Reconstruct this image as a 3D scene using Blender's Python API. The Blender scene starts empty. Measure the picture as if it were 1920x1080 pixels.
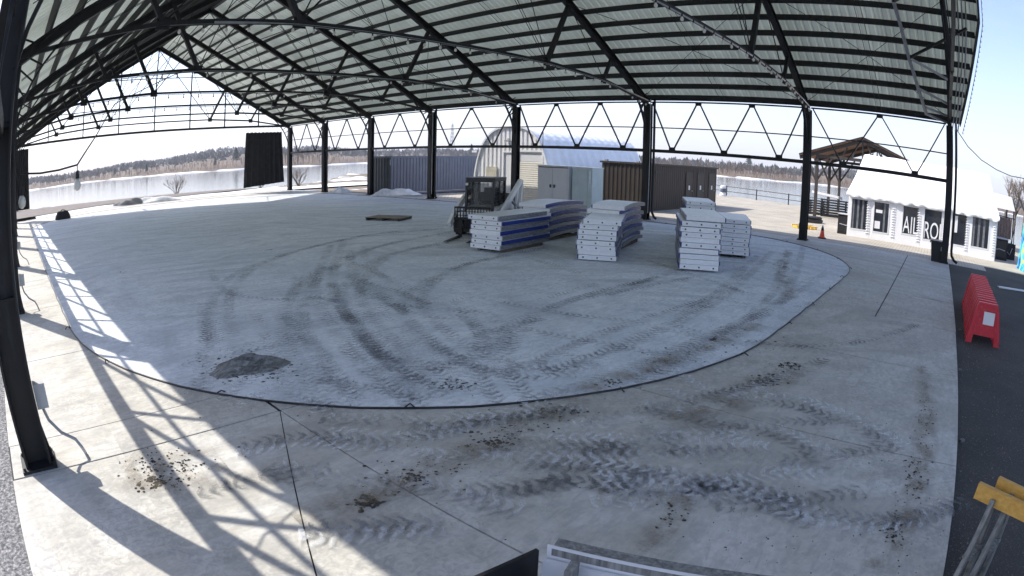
import bpy, math, random
import numpy as np
from mathutils import Matrix, Vector
random.seed(7)
rng = np.random.default_rng(7)
SC = bpy.context.scene
COL = SC.collection
R_ = math.radians

# ------------------------------------------------------------------ camera
CR = np.array([[0.753894638820109, 0.6566532326825901, 0.02119918785712033],
               [0.15503792996726878, -0.14645602428505466, -0.9769922585272002],
               [-0.638440376096125, 0.7398359040747614, -0.2122185694328345]])   # right, down, forward
CC = np.array([44.942911418155845, 0.24268201196127473, 2.5618598896219695])
POLY = [0.0008514754071773348, 1.0073085788547054e-07, -1.7129414070467563e-10, 1.5706661630945139e-13]
cd = bpy.data.cameras.new('camera')
cd.type = 'PANO'
ph = cd if hasattr(cd, 'panorama_type') else cd.cycles
ph.panorama_type = 'FISHEYE_LENS_POLYNOMIAL'
cd.sensor_fit = 'HORIZONTAL'; cd.sensor_width = 36; cd.sensor_height = 20.25
ph.fisheye_fov = R_(170)
ph.fisheye_polynomial_k0 = 0
for i, c in enumerate(POLY):
    setattr(ph, 'fisheye_polynomial_k%d' % (i + 1), -c / 0.01875 ** (i + 1))
cd.clip_start = 0.05; cd.clip_end = 9000
cam = bpy.data.objects.new('camera', cd); COL.objects.link(cam)
cam.matrix_world = Matrix(((CR[0][0], -CR[1][0], -CR[2][0], CC[0]), (CR[0][1], -CR[1][1], -CR[2][1], CC[1]),
                           (CR[0][2], -CR[1][2], -CR[2][2], CC[2]), (0, 0, 0, 1)))
SC.camera = cam

# ------------------------------------------------------------------ world, sun, exposure
SUN_D = Vector((0.946, 0.415, -1.0)).normalized()
sun_el = math.asin(-SUN_D.z)
wd = bpy.data.worlds.new('World'); SC.world = wd; wd.use_nodes = True
wt = wd.node_tree; wt.nodes.clear()
sky = wt.nodes.new('ShaderNodeTexSky'); sky.sky_type = 'NISHITA'; sky.sun_disc = False
sky.sun_elevation = sun_el
sky.sun_rotation = math.atan2(-SUN_D.x, -SUN_D.y)
sky.altitude = 10; sky.air_density = 1.0; sky.dust_density = 1.0; sky.ozone_density = 1.5
tc = wt.nodes.new('ShaderNodeTexCoord')
mp = wt.nodes.new('ShaderNodeMapping'); mp.inputs['Scale'].default_value = (1.0, 1.0, 4.0)
cn = wt.nodes.new('ShaderNodeTexNoise'); cn.inputs['Scale'].default_value = 1.4; cn.inputs['Detail'].default_value = 8; cn.inputs['Roughness'].default_value = 0.6; cn.inputs['Distortion'].default_value = 0.4
cr = wt.nodes.new('ShaderNodeMapRange'); cr.inputs['From Min'].default_value = 0.40; cr.inputs['From Max'].default_value = 0.72; cr.inputs['To Min'].default_value = 0.0; cr.inputs['To Max'].default_value = 0.22
sx_ = wt.nodes.new('ShaderNodeSeparateXYZ')
hz = wt.nodes.new('ShaderNodeMapRange'); hz.inputs['From Min'].default_value = 0.0; hz.inputs['From Max'].default_value = 0.30; hz.inputs['To Min'].default_value = 0.6; hz.inputs['To Max'].default_value = 0.0
mx_ = wt.nodes.new('ShaderNodeMath'); mx_.operation = 'MAXIMUM'
mixc = wt.nodes.new('ShaderNodeMixRGB'); mixc.inputs[2].default_value = (3.0, 3.3, 3.8, 1)     # thin bright cirrus veil
bg = wt.nodes.new('ShaderNodeBackground'); bg.inputs['Strength'].default_value = 0.092
wo = wt.nodes.new('ShaderNodeOutputWorld')
wt.links.new(tc.outputs['Generated'], mp.inputs['Vector']); wt.links.new(mp.outputs[0], cn.inputs['Vector'])
wt.links.new(cn.outputs['Fac'], cr.inputs['Value']); wt.links.new(tc.outputs['Generated'], sx_.inputs[0]); wt.links.new(sx_.outputs[2], hz.inputs['Value'])
wt.links.new(cr.outputs[0], mx_.inputs[0]); wt.links.new(hz.outputs[0], mx_.inputs[1]); wt.links.new(mx_.outputs[0], mixc.inputs[0])
wt.links.new(sky.outputs[0], mixc.inputs[1]); tint = wt.nodes.new('ShaderNodeMixRGB'); tint.blend_type = 'MULTIPLY'; tint.inputs[0].default_value = 1.0; tint.inputs[2].default_value = (1.0, 0.93, 0.97, 1)
wt.links.new(mixc.outputs[0], tint.inputs[1]); wt.links.new(tint.outputs[0], bg.inputs['Color']); wt.links.new(bg.outputs[0], wo.inputs[0])
sd = bpy.data.lights.new('sun', 'SUN'); sd.energy = 2.0; sd.angle = R_(0.53); sd.color = (1.0, 0.95, 0.86)
sun = bpy.data.objects.new('sun', sd); COL.objects.link(sun)
sun.rotation_euler = SUN_D.to_track_quat('-Z', 'Y').to_euler(); sun.location = (-40, -20, 60)
vs = SC.view_settings
vs.view_transform = 'Standard'; vs.look = 'None'; vs.gamma = 1.0; vs.use_curve_mapping = False
vs.exposure = 1.78
SC.cycles.use_denoising = True
SC.cycles.max_bounces = 10; SC.cycles.diffuse_bounces = 6; SC.cycles.transparent_max_bounces = 12

# ------------------------------------------------------------------ pixel -> world helpers (photo pixels, 1920 x 1080)
def ray(u, v):
    dx, dy = u - 960.0, v - 540.0
    r = math.hypot(dx, dy) + 1e-9
    th = sum(c * r ** (i + 1) for i, c in enumerate(POLY))
    return np.array([math.sin(th) * dx / r, math.sin(th) * dy / r, math.cos(th)]) @ CR
def G(u, v, z=0.0):
    d = ray(u, v); t = (z - CC[2]) / d[2]; p = CC + t * d
    return Vector((p[0], p[1], z))
def OY(u, v, y):
    d = ray(u, v); t = (y - CC[1]) / d[1]; return Vector(CC + t * d)
def OX(u, v, x):
    d = ray(u, v); t = (x - CC[0]) / d[0]; return Vector(CC + t * d)

# ------------------------------------------------------------------ mesh builder
ORG = {}
class MB:
    def __init__(s): s.v = []; s.f = []
    def add(s, vs, fs):
        n = len(s.v); s.v += [tuple(p) for p in vs]; s.f += [tuple(i + n for i in f) for f in fs]; return s
    def box(s, c, size, rz=0.0, rx=0.0, ry=0.0):
        M = Matrix.Rotation(rz, 3, 'Z') @ Matrix.Rotation(ry, 3, 'Y') @ Matrix.Rotation(rx, 3, 'X')
        c = Vector(c); h = [k / 2 for k in size]
        vs = [c + M @ Vector((sx * h[0], sy * h[1], sz * h[2])) for sx in (-1, 1) for sy in (-1, 1) for sz in (-1, 1)]
        return s.add(vs, [(0, 1, 3, 2), (4, 6, 7, 5), (0, 4, 5, 1), (2, 3, 7, 6), (0, 2, 6, 4), (1, 5, 7, 3)])
    def span(s, lo, hi):
        return s.box([(a + b) / 2 for a, b in zip(lo, hi)], [b - a for a, b in zip(lo, hi)])
    def bar(s, a, b, w, h, up=(0, 0, 1)):
        a = Vector(a); b = Vector(b); d = (b - a).normalized(); up = Vector(up)
        if abs(d.dot(up)) > 0.98: up = Vector((1, 0, 0)) if abs(d.x) < .9 else Vector((0, 1, 0))
        sd = d.cross(up).normalized(); u = sd.cross(d).normalized()
        vs = []
        for p in (a, b):
            for i, j in ((-1, -1), (1, -1), (1, 1), (-1, 1)): vs.append(p + sd * (i * w / 2) + u * (j * h / 2))
        return s.add(vs, [(0, 3, 2, 1), (4, 5, 6, 7), (0, 1, 5, 4), (1, 2, 6, 5), (2, 3, 7, 6), (3, 0, 4, 7)])
    def tube(s, pts, r, n=6):
        pts = [Vector(p) for p in pts]; rr = r if isinstance(r, (list, tuple)) else [r] * len(pts)
        base = len(s.v); prev = None
        for i, p in enumerate(pts):
            d = (pts[min(i + 1, len(pts) - 1)] - pts[max(i - 1, 0)]).normalized()
            ref = prev if prev is not None else (Vector((0, 0, 1)) if abs(d.z) < .9 else Vector((1, 0, 0)))
            a = d.cross(ref)
            if a.length < 1e-4: a = d.cross(Vector((0, 1, 0)))
            a.normalize(); b = a.cross(d).normalized(); prev = b
            for k in range(n):
                t = 2 * math.pi * k / n; s.v.append(tuple(p + (a * math.cos(t) + b * math.sin(t)) * rr[i]))
        for i in range(len(pts) - 1):
            for k in range(n):
                s.f.append((base + i * n + k, base + i * n + (k + 1) % n, base + (i + 1) * n + (k + 1) % n, base + (i + 1) * n + k))
        s.f.append(tuple(base + k for k in range(n))[::-1]); s.f.append(tuple(base + (len(pts) - 1) * n + k for k in range(n)))
        return s
    def lathe(s, c, prof, n=12, axis='Z'):
        c = Vector(c); base = len(s.v)
        for r, z in prof:
            for k in range(n):
                t = 2 * math.pi * k / n; x, y = r * math.cos(t), r * math.sin(t)
                o = Vector((x, y, z)) if axis == 'Z' else (Vector((z, x, y)) if axis == 'X' else Vector((x, z, y)))
                s.v.append(tuple(c + o))
        for i in range(len(prof) - 1):
            for k in range(n):
                s.f.append((base + i * n + k, base + i * n + (k + 1) % n, base + (i + 1) * n + (k + 1) % n, base + (i + 1) * n + k))
        s.f.append(tuple(base + k for k in range(n))[::-1]); s.f.append(tuple(base + (len(prof) - 1) * n + k for k in range(n)))
        return s
    def prism(s, poly, z0, z1):
        n = len(poly); b = len(s.v)
        s.v += [(p[0], p[1], z0) for p in poly] + [(p[0], p[1], z1) for p in poly]
        s.f += [tuple(b + i for i in range(n))[::-1], tuple(b + n + i for i in range(n))]
        s.f += [(b + i, b + (i + 1) % n, b + n + (i + 1) % n, b + n + i) for i in range(n)]
        return s
    def extr(s, poly3, vec):
        n = len(poly3); b = len(s.v); vec = Vector(vec)
        s.v += [tuple(p) for p in poly3] + [tuple(Vector(p) + vec) for p in poly3]
        s.f += [tuple(b + i for i in range(n))[::-1], tuple(b + n + i for i in range(n))]
        s.f += [(b + i, b + (i + 1) % n, b + n + (i + 1) % n, b + n + i) for i in range(n)]
        return s
    def xf(s, M): s.v = [tuple(M @ Vector(p)) for p in s.v]; return s
    def mesh(s, name, mat, org=(0, 0, 0), smooth=False):
        me = bpy.data.meshes.new(name)
        me.from_pydata([(p[0] - org[0], p[1] - org[1], p[2] - org[2]) for p in s.v], [], s.f)
        me.materials.append(mat)
        if smooth: me.polygons.foreach_set('use_smooth', [True] * len(me.polygons))
        me.update(); return me
    def build(s, name, mat, parent=None, smooth=False, org=None):
        if parent is not None: org = ORG[parent.name]
        elif org is None: org = (0, 0, 0)
        o = bpy.data.objects.new(name, s.mesh(name, mat, org, smooth)); COL.objects.link(o)
        if parent is not None: o.parent = parent
        else: o.location = org
        ORG[o.name] = org
        return o
def split_build(mb, name, mat, parent):
    par = list(range(len(mb.v)))
    def fnd(i):
        while par[i] != i: par[i] = par[par[i]]; i = par[i]
        return i
    for f in mb.f:
        r0 = fnd(f[0])
        for k in f[1:]: par[fnd(k)] = r0
    grp = {}
    for f in mb.f: grp.setdefault(fnd(f[0]), []).append(f)
    for fs in grp.values():
        ids = sorted({k for f in fs for k in f}); mp2 = {k: i for i, k in enumerate(ids)}; m2 = MB(); m2.v = [mb.v[k] for k in ids]; m2.f = [tuple(mp2[k] for k in f) for f in fs]; m2.build(name, mat, parent)
def tag(o, label=None, cat=None, group=None, kind=None):
    if label: o['label'] = label
    if cat: o['category'] = cat
    if group: o['group'] = group
    if kind: o['kind'] = kind
    return o
def thing(name, label, cat, loc=(0, 0, 0), group=None):
    o = bpy.data.objects.new(name, None); COL.objects.link(o); o.location = loc; o.empty_display_size = 0.3
    ORG[o.name] = tuple(loc)
    return tag(o, label, cat, group)
def struct(o): o['kind'] = 'structure'; return o
def copy_part(src, parent, loc=None):
    c = src.copy(); COL.objects.link(c); c.parent = parent
    if loc is not None: c.location = loc
    return c

# ------------------------------------------------------------------ materials
class NT:
    def __init__(s, name):
        s.m = bpy.data.materials.new(name); s.m.use_nodes = True; s.t = s.m.node_tree; s.t.nodes.clear()
        s.out = s.n('ShaderNodeOutputMaterial'); s.p = s.n('ShaderNodeBsdfPrincipled'); s.l(s.p.outputs[0], s.out.inputs[0])
    def n(s, t, **kw):
        nd = s.t.nodes.new(t)
        for k, v in kw.items(): setattr(nd, k, v)
        return nd
    def l(s, a, b): s.t.links.new(a, b)
    def coord(s, kind='Object'): return s.n('ShaderNodeTexCoord').outputs[kind]
    def map(s, vec, scale=(1, 1, 1), rot=(0, 0, 0), loc=(0, 0, 0)):
        m = s.n('ShaderNodeMapping'); m.inputs['Scale'].default_value = scale; m.inputs['Rotation'].default_value = rot; m.inputs['Location'].default_value = loc
        s.l(vec, m.inputs[0]); return m.outputs[0]
    def noise(s, vec, scale, detail=4, rough=0.55, dist=0.0):
        n = s.n('ShaderNodeTexNoise'); n.inputs['Scale'].default_value = scale; n.inputs['Detail'].default_value = detail
        n.inputs['Roughness'].default_value = rough; n.inputs['Distortion'].default_value = dist; s.l(vec, n.inputs['Vector']); return n.outputs['Fac']
    def ramp(s, fac, stops, interp='LINEAR'):
        r = s.n('ShaderNodeValToRGB'); r.color_ramp.interpolation = interp; e = r.color_ramp.elements
        while len(e) < len(stops): e.new(0.5)
        for i, (p, c) in enumerate(stops):
            e[i].position = p; e[i].color = (c if len(c) == 4 else tuple(c) + (1,)) if not isinstance(c, (int, float)) else (c, c, c, 1)
        s.l(fac, r.inputs[0]); return r.outputs[0]
    def mix(s, fac, a, b, mode='MIX'):
        m = s.n('ShaderNodeMixRGB', blend_type=mode)
        for sock, val in ((m.inputs[0], fac), (m.inputs[1], a), (m.inputs[2], b)):
            if isinstance(val, (int, float)): sock.default_value = val if sock.type == 'VALUE' else (val, val, val, 1)
            elif isinstance(val, tuple): sock.default_value = val if len(val) == 4 else val + (1,)
            else: s.l(val, sock)
        return m.outputs[0]
    def math(s, op, a, b=0.0, c=0.0):
        m = s.n('ShaderNodeMath', operation=op)
        for sock, val in zip(m.inputs, (a, b, c)):
            if isinstance(val, (int, float)): sock.default_value = val
            else: s.l(val, sock)
        return m.outputs[0]
    def color(s, c): s.l(c, s.p.inputs['Base Color']) if not isinstance(c, tuple) else setattr(s.p.inputs['Base Color'], 'default_value', c + (1,))
    def bump(s, h, strength=0.3, dist=0.01):
        b = s.n('ShaderNodeBump'); b.inputs['Strength'].default_value = strength; b.inputs['Distance'].default_value = dist
        s.l(h, b.inputs['Height']); s.l(b.outputs[0], s.p.inputs['Normal'])
    def set(s, rough=None, metal=None, spec=None, alpha=None):
        if rough is not None: s.p.inputs['Roughness'].default_value = rough
        if metal is not None: s.p.inputs['Metallic'].default_value = metal
        if spec is not None: s.p.inputs['Specular IOR Level'].default_value = spec
        return s

def simple(name, col, rough=0.6, metal=0.0, var=0.25, scale=3.0, bump=0.0, spec=0.5):
    t = NT(name); v = t.coord()
    n = t.noise(v, scale, 6, 0.6)
    a = tuple(max(0, k * (1 - var)) for k in col); b = tuple(min(1, k * (1 + var)) for k in col)
    t.color(t.ramp(n, [(0.3, a), (0.7, b)])); t.set(rough, metal, spec)
    if bump: t.bump(t.noise(v, scale * 8, 3), bump, 0.01)
    return t.m

M = {}
def steel(name, base, rust):
    t = NT(name); v = t.coord()
    n = t.noise(v, 1.3, 6, 0.62); n2 = t.noise(t.map(v, (1, 1, .25)), 9, 4)
    c = t.mix(t.ramp(n, [(0.45, 0.0), (0.8, 1.0)]), base, rust)
    c = t.mix(t.ramp(n2, [(0.55, 0.0), (0.75, 0.35)]), c, (0.05, 0.055, 0.06))
    t.color(c); t.set(0.55, 0.0, 0.35); t.bump(n2, 0.15, 0.004); return t.m
M['steel'] = steel('black_steel', (0.011, 0.012, 0.014), (0.022, 0.019, 0.018))
M['steel_grey'] = simple('grey_steel', (0.34, 0.35, 0.37), 0.5, 0.3, 0.2, 6)
M['galv'] = simple('galvanised', (0.42, 0.44, 0.46), 0.4, 0.6, 0.2, 8)
t = NT('roof_sheet'); v = t.coord()
n = t.noise(t.map(v, (.35, 2.5, 2.5)), 0.9, 6, 0.6); n2 = t.noise(v, 0.25, 3)
c = t.ramp(n, [(0.3, (0.74, 0.77, 0.71)), (0.7, (0.86, 0.88, 0.83))]); c = t.mix(t.ramp(n2, [(.45, 0.), (.7, .5)]), c, (0.76, 0.82, 0.73))
sp_ = t.n('ShaderNodeSeparateXYZ'); t.l(v, sp_.inputs[0]); wn_ = t.n('ShaderNodeTexWhiteNoise', noise_dimensions='2D'); cb_ = t.n('ShaderNodeCombineXYZ')
t.l(t.math('FLOOR', t.math('DIVIDE', sp_.outputs[0], .915)), cb_.inputs[0]); t.l(t.math('FLOOR', t.math('DIVIDE', sp_.outputs[1], 6.1)), cb_.inputs[1]); t.l(cb_.outputs[0], wn_.inputs[0])
c = t.mix(1.0, c, t.ramp(wn_.outputs[0], [(0., .80), (1., 1.)]), 'MULTIPLY')          # sheet to sheet fading
c = t.mix(t.ramp(t.noise(t.map(v, (5, .5, .5)), 1.2, 6, .7), [(.58, 0.), (.72, .45)]), c, (.40, .37, .28))   # run-off stains
t.color(c); t.set(0.5, 0.0, 0.4); M['roof'] = t.m
tl = t.n('ShaderNodeBsdfTranslucent'); t.l(t.mix(1.0, c, (.93, 1., .88), 'MULTIPLY'), tl.inputs['Color']); ms = t.n('ShaderNodeMixShader'); ms.inputs[0].default_value = .10     # fibreglass sheets let some daylight through
t.l(t.p.outputs[0], ms.inputs[1]); t.l(tl.outputs[0], ms.inputs[2]); t.l(ms.outputs[0], t.out.inputs[0])

def concrete(name, lo, hi, dust, dark, dust_amt, track):
    t = NT(name); v = t.coord()
    big = t.noise(v, 0.16, 5, 0.6); mid = t.noise(v, 0.9, 6, 0.62, 0.6); fine = t.noise(v, 14, 5, 0.7); grit = t.noise(v, 90, 2)
    c = t.ramp(t.mix(.5, big, mid), [(0.35, lo), (0.68, hi)])
    # swept arcs of dried slurry, left by turning tyres (circles about several centres)
    sep = t.n('ShaderNodeSeparateXYZ'); t.l(v, sep.inputs[0]); X, Y = sep.outputs[0], sep.outputs[1]
    def arcs(cx, cy, fr, fa, seed):
        dx = t.math('SUBTRACT', X, cx); dy = t.math('SUBTRACT', Y, cy)
        r = t.math('SQRT', t.math('ADD', t.math('MULTIPLY', dx, dx), t.math('MULTIPLY', dy, dy)))
        a = t.math('ARCTAN2', dy, dx)
        cb = t.n('ShaderNodeCombineXYZ'); t.l(t.math('MULTIPLY', r, fr), cb.inputs[0]); t.l(t.math('MULTIPLY', a, fa), cb.inputs[1]); cb.inputs[2].default_value = seed
        return t.noise(cb.outputs[0], 1.0, 5, 0.6, 0.35)
    a1 = arcs(38.6, 12.5, 1.9, 4.0, 1.3); a2 = arcs(31.0, -4.0, 1.5, 7.0, 5.1); a3 = arcs(47, 1.0, 2.4, 4.5, 8.8)
    am = t.mix(t.ramp(big, [(.42, 0.), (.58, 1.)]), a1, a2); am = t.mix(t.ramp(t.noise(v, .3, 2), [(.45, 0.), (.6, 1.)]), am, a3)
    c = t.mix(t.ramp(am, [(.46, 0.), (.62, dust_amt)]), c, dust)
    c = t.mix(t.ramp(am, [(.32, track * .7), (.47, 0.)]), c, dark)
    patch = t.noise(v, .55, 7, .68, .4)
    c = t.mix(t.ramp(patch, [(.56, 0.), (.7, dust_amt * .8)]), c, dust)
    c = t.mix(t.ramp(patch, [(.30, track * .55), (.45, 0.)]), c, dark)
    c = t.mix(t.ramp(fine, [(.35, .30), (.6, 0.)]), c, dark)
    c = t.mix(t.ramp(t.noise(t.map(v, (3.2, 1.1, 1), (0, 0, .6)), 3.2, 6, .7, .8), [(.40, .38), (.54, 0.)]), c, dark)
    sq = t.noise(t.map(v, (1.0, 1.0, 1.0)), 10.5, 3, .6, 1.8); sm_ = t.noise(v, .42, 4, .6)
    c = t.mix(t.math('MULTIPLY', t.ramp(sq, [(.41, 1.), (.47, 0.)]), t.ramp(sm_, [(.46, 0.), (.56, .34)])), c, dark)
    c = t.mix(t.math('MULTIPLY', t.ramp(sq, [(.54, 0.), (.60, 1.)]), t.ramp(sm_, [(.46, 0.), (.56, .26)])), c, dust)
    c = t.mix(t.ramp(grit, [(.68, 0.), (.76, .35)]), c, (0.08, 0.075, 0.07))
    t.color(c); rr = t.ramp(patch, [(.3, .55), (.6, .85)]); t.l(rr, t.p.inputs['Roughness']); t.p.inputs['Specular IOR Level'].default_value = .35
    t.bump(t.mix(.5, fine, am), .25, .006)
    return t.m
M['slab'] = concrete('concrete', (0.455, 0.435, 0.385), (0.54, 0.515, 0.45), (0.66, 0.65, 0.62), (0.28, 0.275, 0.27), .65, .65)
M['rink'] = concrete('rink_concrete', (0.63, 0.665, 0.71), (0.72, 0.76, 0.805), (0.85, 0.875, 0.90), (0.36, 0.38, 0.405), .9, .72)
M['joint'] = simple('joint_dark', (0.03, 0.03, 0.03), .9)
M['stone'] = simple('pale_stone', (.15, .145, .135), .9, 0, .5, 60)
M['hose'] = simple('black_rubber', (0.012, 0.012, 0.014), .5)

def tread(name, col, cover, freq=8.5):
    """prints of tyre lugs in dried slurry: u runs along the track in metres, v across"""
    t = NT(name); uv = t.coord('UV'); sep = t.n('ShaderNodeSeparateXYZ'); t.l(uv, sep.inputs[0]); a, b = sep.outputs[0], sep.outputs[1]
    v = t.coord()
    ab = t.math('ABSOLUTE', t.math('SUBTRACT', b, 0.5))
    w = t.noise(v, 1.1, 5, .65); w2 = t.noise(v, 7, 4, .65); w3 = t.noise(v, 26, 3, .7)
    ph_ = t.math('ADD', t.math('MULTIPLY', a, freq), t.math('ADD', t.math('MULTIPLY', ab, 1.9), t.math('MULTIPLY', w2, 1.7)))
    st = t.math('FRACT', ph_); bars = t.ramp(st, [(.0, .05), (.15, 1.), (.45, 1.), (.60, .0), (1., .05)])
    side = t.ramp(t.math('ADD', ab, t.math('MULTIPLY', t.math('SUBTRACT', w2, .5), .35)), [(.22, 1.), (.46, 0.)])
    cov = t.ramp(w, [(.38, .05), (.62, cover)]); brk = t.ramp(w3, [(.34, .35), (.55, 1.)])
    al = t.math('MULTIPLY', t.math('MULTIPLY', bars, side), t.math('MULTIPLY', brk, cov))
    t.color(t.mix(w2, tuple(k * .75 for k in col), tuple(min(1, k * 1.2) for k in col))); t.set(.9, 0, .2)
    t.l(al, t.p.inputs['Alpha']); return t.m
M['tread_dark'] = tread('tread_slurry_dark', (0.15, 0.152, 0.155), .8)
M['tread_rink'] = tread('tread_slurry_rink', (0.24, 0.25, 0.27), .62)
M['tread_light'] = tread('tread_slurry_pale', (0.70, 0.71, 0.73), .8)
t = NT('tan_dirt'); uv = t.coord('UV'); v = t.coord(); sep = t.n('ShaderNodeSeparateXYZ'); t.l(uv, sep.inputs[0])
ab = t.math('ABSOLUTE', t.math('SUBTRACT', sep.outputs[1], .5))
al = t.math('MULTIPLY', t.ramp(ab, [(.12, 1.), (.5, 0.)]), t.ramp(t.noise(v, 3.4, 8, .72), [(.44, 0.), (.64, .62)]))
t.color(t.ramp(t.noise(v, 7, 4), [(.3, (.17, .135, .095)), (.7, (.33, .28, .21))])); t.set(.95); t.l(al, t.p.inputs['Alpha']); M['dirt'] = t.m
t = NT('wet_mud'); v = t.coord(); n = t.noise(t.map(v, (9, 3, 3), (0, 0, .35)), 2.2, 5, .7, .9); f = t.noise(v, 30, 3, .7)
t.color(t.mix(.35, t.ramp(n, [(.38, (.05, .052, .05)), (.5, (.20, .203, .195)), (.62, (.40, .405, .40))]), t.ramp(f, [(.3, (.08, .08, .08)), (.7, (.34, .34, .335))]))); t.set(.75, 0, .3); t.bump(n, 1., .05); M['mud'] = t.m
M['clod'] = simple('dirt_clod', (0.045, 0.038, 0.028), .95, 0, .5, 20, .5)
t = NT('asphalt'); v = t.coord(); n = t.noise(v, .5, 5, .6); f = t.noise(v, 38, 3, .7); vo = t.n('ShaderNodeTexVoronoi'); vo.inputs['Scale'].default_value = 26; t.l(v, vo.inputs['Vector'])
c = t.ramp(n, [(.35, (.046, .044, .042)), (.7, (.080, .076, .071))]); c = t.mix(t.ramp(f, [(.56, 0.), (.66, .75)]), c, (.15, .147, .138))
c = t.mix(t.ramp(t.noise(v, 55, 1), [(.72, 0.), (.78, .45)]), c, (.20, .19, .175))
t.color(c); t.set(.92, 0, .3); t.bump(f, .8, .02); M['asphalt'] = t.m
t = NT('gravel'); v = t.coord(); f = t.noise(v, 24, 4, .75); n = t.noise(v, 1.2, 3)
t.color(t.ramp(f, [(.35, (.07, .07, .075)), (.5, (.20, .20, .205)), (.66, (.48, .47, .46))])); t.set(.95); t.bump(f, 1, .03); M['gravel'] = t.m
t = NT('plaza_pavers'); v = t.coord(); br = t.n('ShaderNodeTexBrick'); br.inputs['Scale'].default_value = 1.6; br.inputs['Mortar Size'].default_value = .03
br.inputs['Color1'].default_value = (.46, .42, .35, 1); br.inputs['Color2'].default_value = (.40, .365, .305, 1); br.inputs['Mortar'].default_value = (.15, .14, .12, 1); t.l(v, br.inputs['Vector'])
c = t.mix(t.ramp(t.noise(v, .6, 6), [(.4, 0.), (.7, .6)]), br.outputs[0], (.50, .455, .385)); t.color(c); t.set(.9, 0, .25); M['plaza'] = t.m
t = NT('bank_ground'); v = t.coord(); n = t.noise(v, .09, 6, .65); n2 = t.noise(v, 1.4, 6, .7)
c = t.ramp(n2, [(.3, (.11, .085, .06)), (.7, (.24, .195, .145))]); c = t.mix(t.ramp(n, [(.52, 0.), (.58, 1.)]), c, (.72, .73, .75)); t.color(c); t.set(.95); t.bump(n2, .6, .08); M['ground'] = t.m
M['path'] = simple('packed_path', (.17, .145, .125), .95, 0, .2, .8, .3)
t = NT('snow'); v = t.coord(); n = t.noise(v, 2.2, 6, .6); t.color(t.ramp(n, [(.35, (.58, .59, .61)), (.6, (.80, .81, .82))])); t.set(.7); t.bump(n, .7, .08); M['snow'] = t.m
t = NT('water'); v = t.coord(); t.color((.055, .065, .07)); t.set(.10, 0, .5); t.p.inputs['IOR'].default_value = 1.33
t.bump(t.noise(t.map(v, (.35, 1.2, 1)), .8, 4), .22, .10); M['water'] = t.m
t = NT('far_bank'); v = t.coord(); n = t.noise(v, .02, 6, .65); t.color(t.ramp(n, [(.3, (.09, .062, .038)), (.7, (.17, .12, .075))])); t.set(.95); M['farbank'] = t.m
M['farwood'] = simple('bare_twigs', (.12, .078, .05), .95, 0, .4, .05)
M['farhill'] = simple('hill_wood', (.075, .07, .06), .95, 0, .35, .02)
M['evergreen'] = simple('evergreen_needles', (.030, .045, .024), .9, 0, .4, .5)
M['bark'] = simple('bark', (.13, .10, .08), .9, 0, .3, 4)
M['twig'] = simple('shrub_twig', (.20, .155, .12), .9, 0, .3, 4)
M['white'] = simple('white_paint', (.72, .73, .74), .45, 0, .06, 2)
t = NT('rink_board'); v = t.coord(); oi = t.n('ShaderNodeObjectInfo'); n = t.noise(t.map(v, (.6, 3, 3)), 3, 6, .65)
c = t.ramp(n, [(.3, (.76, .77, .79)), (.65, (.89, .90, .92))]); sm = t.noise(t.map(v, (9, 1.2, 1.2)), 2.2, 5, .7)
c = t.mix(t.ramp(sm, [(.60, 0.), (.76, .55)]), c, (.16, .16, .17)); c = t.mix(t.math('MULTIPLY', oi.outputs['Random'], .22), c, (.52, .55, .60)); t.color(c); t.set(.38, 0, .5); M['board'] = t.m
t = NT('blue_strip'); v = t.coord(); n = t.noise(t.map(v, (1, 8, 8)), 3, 5); t.color(t.ramp(n, [(.35, (.012, .026, .15)), (.7, (.026, .05, .25))])); t.set(.3); M['blue'] = t.m
t = NT('scuffed_aluminium'); v = t.coord(); n = t.noise(t.map(v, (3, 9, 9)), 6, 6, .7); t.color(t.ramp(n, [(.35, (.13, .135, .14)), (.65, (.42, .43, .44))])); t.set(.42, .5); M['rail'] = t.m
M['wood'] = simple('weathered_wood', (.30, .25, .19), .85, 0, .35, 6, .3)
M['pallet'] = simple('pallet_wood', (.16, .125, .085), .9, 0, .35, 8, .3)
t = NT('grey_lumber'); v = t.coord(); n = t.noise(t.map(v, (14, 14, 1.2)), 3, 5, .6); t.color(t.ramp(n, [(.3, (.10, .10, .095)), (.7, (.30, .30, .28))])); t.set(.85); t.bump(n, .4, .006); M['lumber'] = t.m
t = NT('yellow_lumber'); v = t.coord(); n = t.noise(t.map(v, (1.5, 12, 12)), 3, 5, .6); t.color(t.ramp(n, [(.3, (.50, .25, .04)), (.7, (.66, .40, .10))])); t.set(.6); M['yellow'] = t.m
M['blackplastic'] = simple('black_plastic', (.014, .014, .016), .42, 0, .3, 4)
M['blackcloth'] = simple('black_cloth', (.016, .016, .019), .9, 0, .4, 3, .2)
M['rubber'] = simple('tyre_rubber', (.018, .018, .018), .85)
M['machine'] = simple('machine_white', (.80, .80, .79), .4, 0, .12, 5)
M['orange'] = simple('cone_orange', (.75, .09, .03), .5, 0, .1, 4)
t = NT('barrier_red'); v = t.coord(); oi = t.n('ShaderNodeObjectInfo'); n = t.noise(v, 9, 6, .7)
c = t.mix(oi.outputs['Random'], (.52, .014, .03), (.70, .03, .055)); c = t.mix(t.ramp(n, [(.55, 0.), (.72, .45)]), c, (.78, .16, .17)); c = t.mix(t.ramp(t.noise(v, 4, 5, .7), [(.58, 0.), (.74, .6)]), c, (.20, .03, .03)); t.color(c); t.set(.42); M['red'] = t.m
M['sign'] = simple('label_white', (.78, .78, .80), .5, 0, .05)
M['slate'] = simple('slate_blue_paint', (.085, .105, .155), .5, 0, .14, 1.2)
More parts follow.
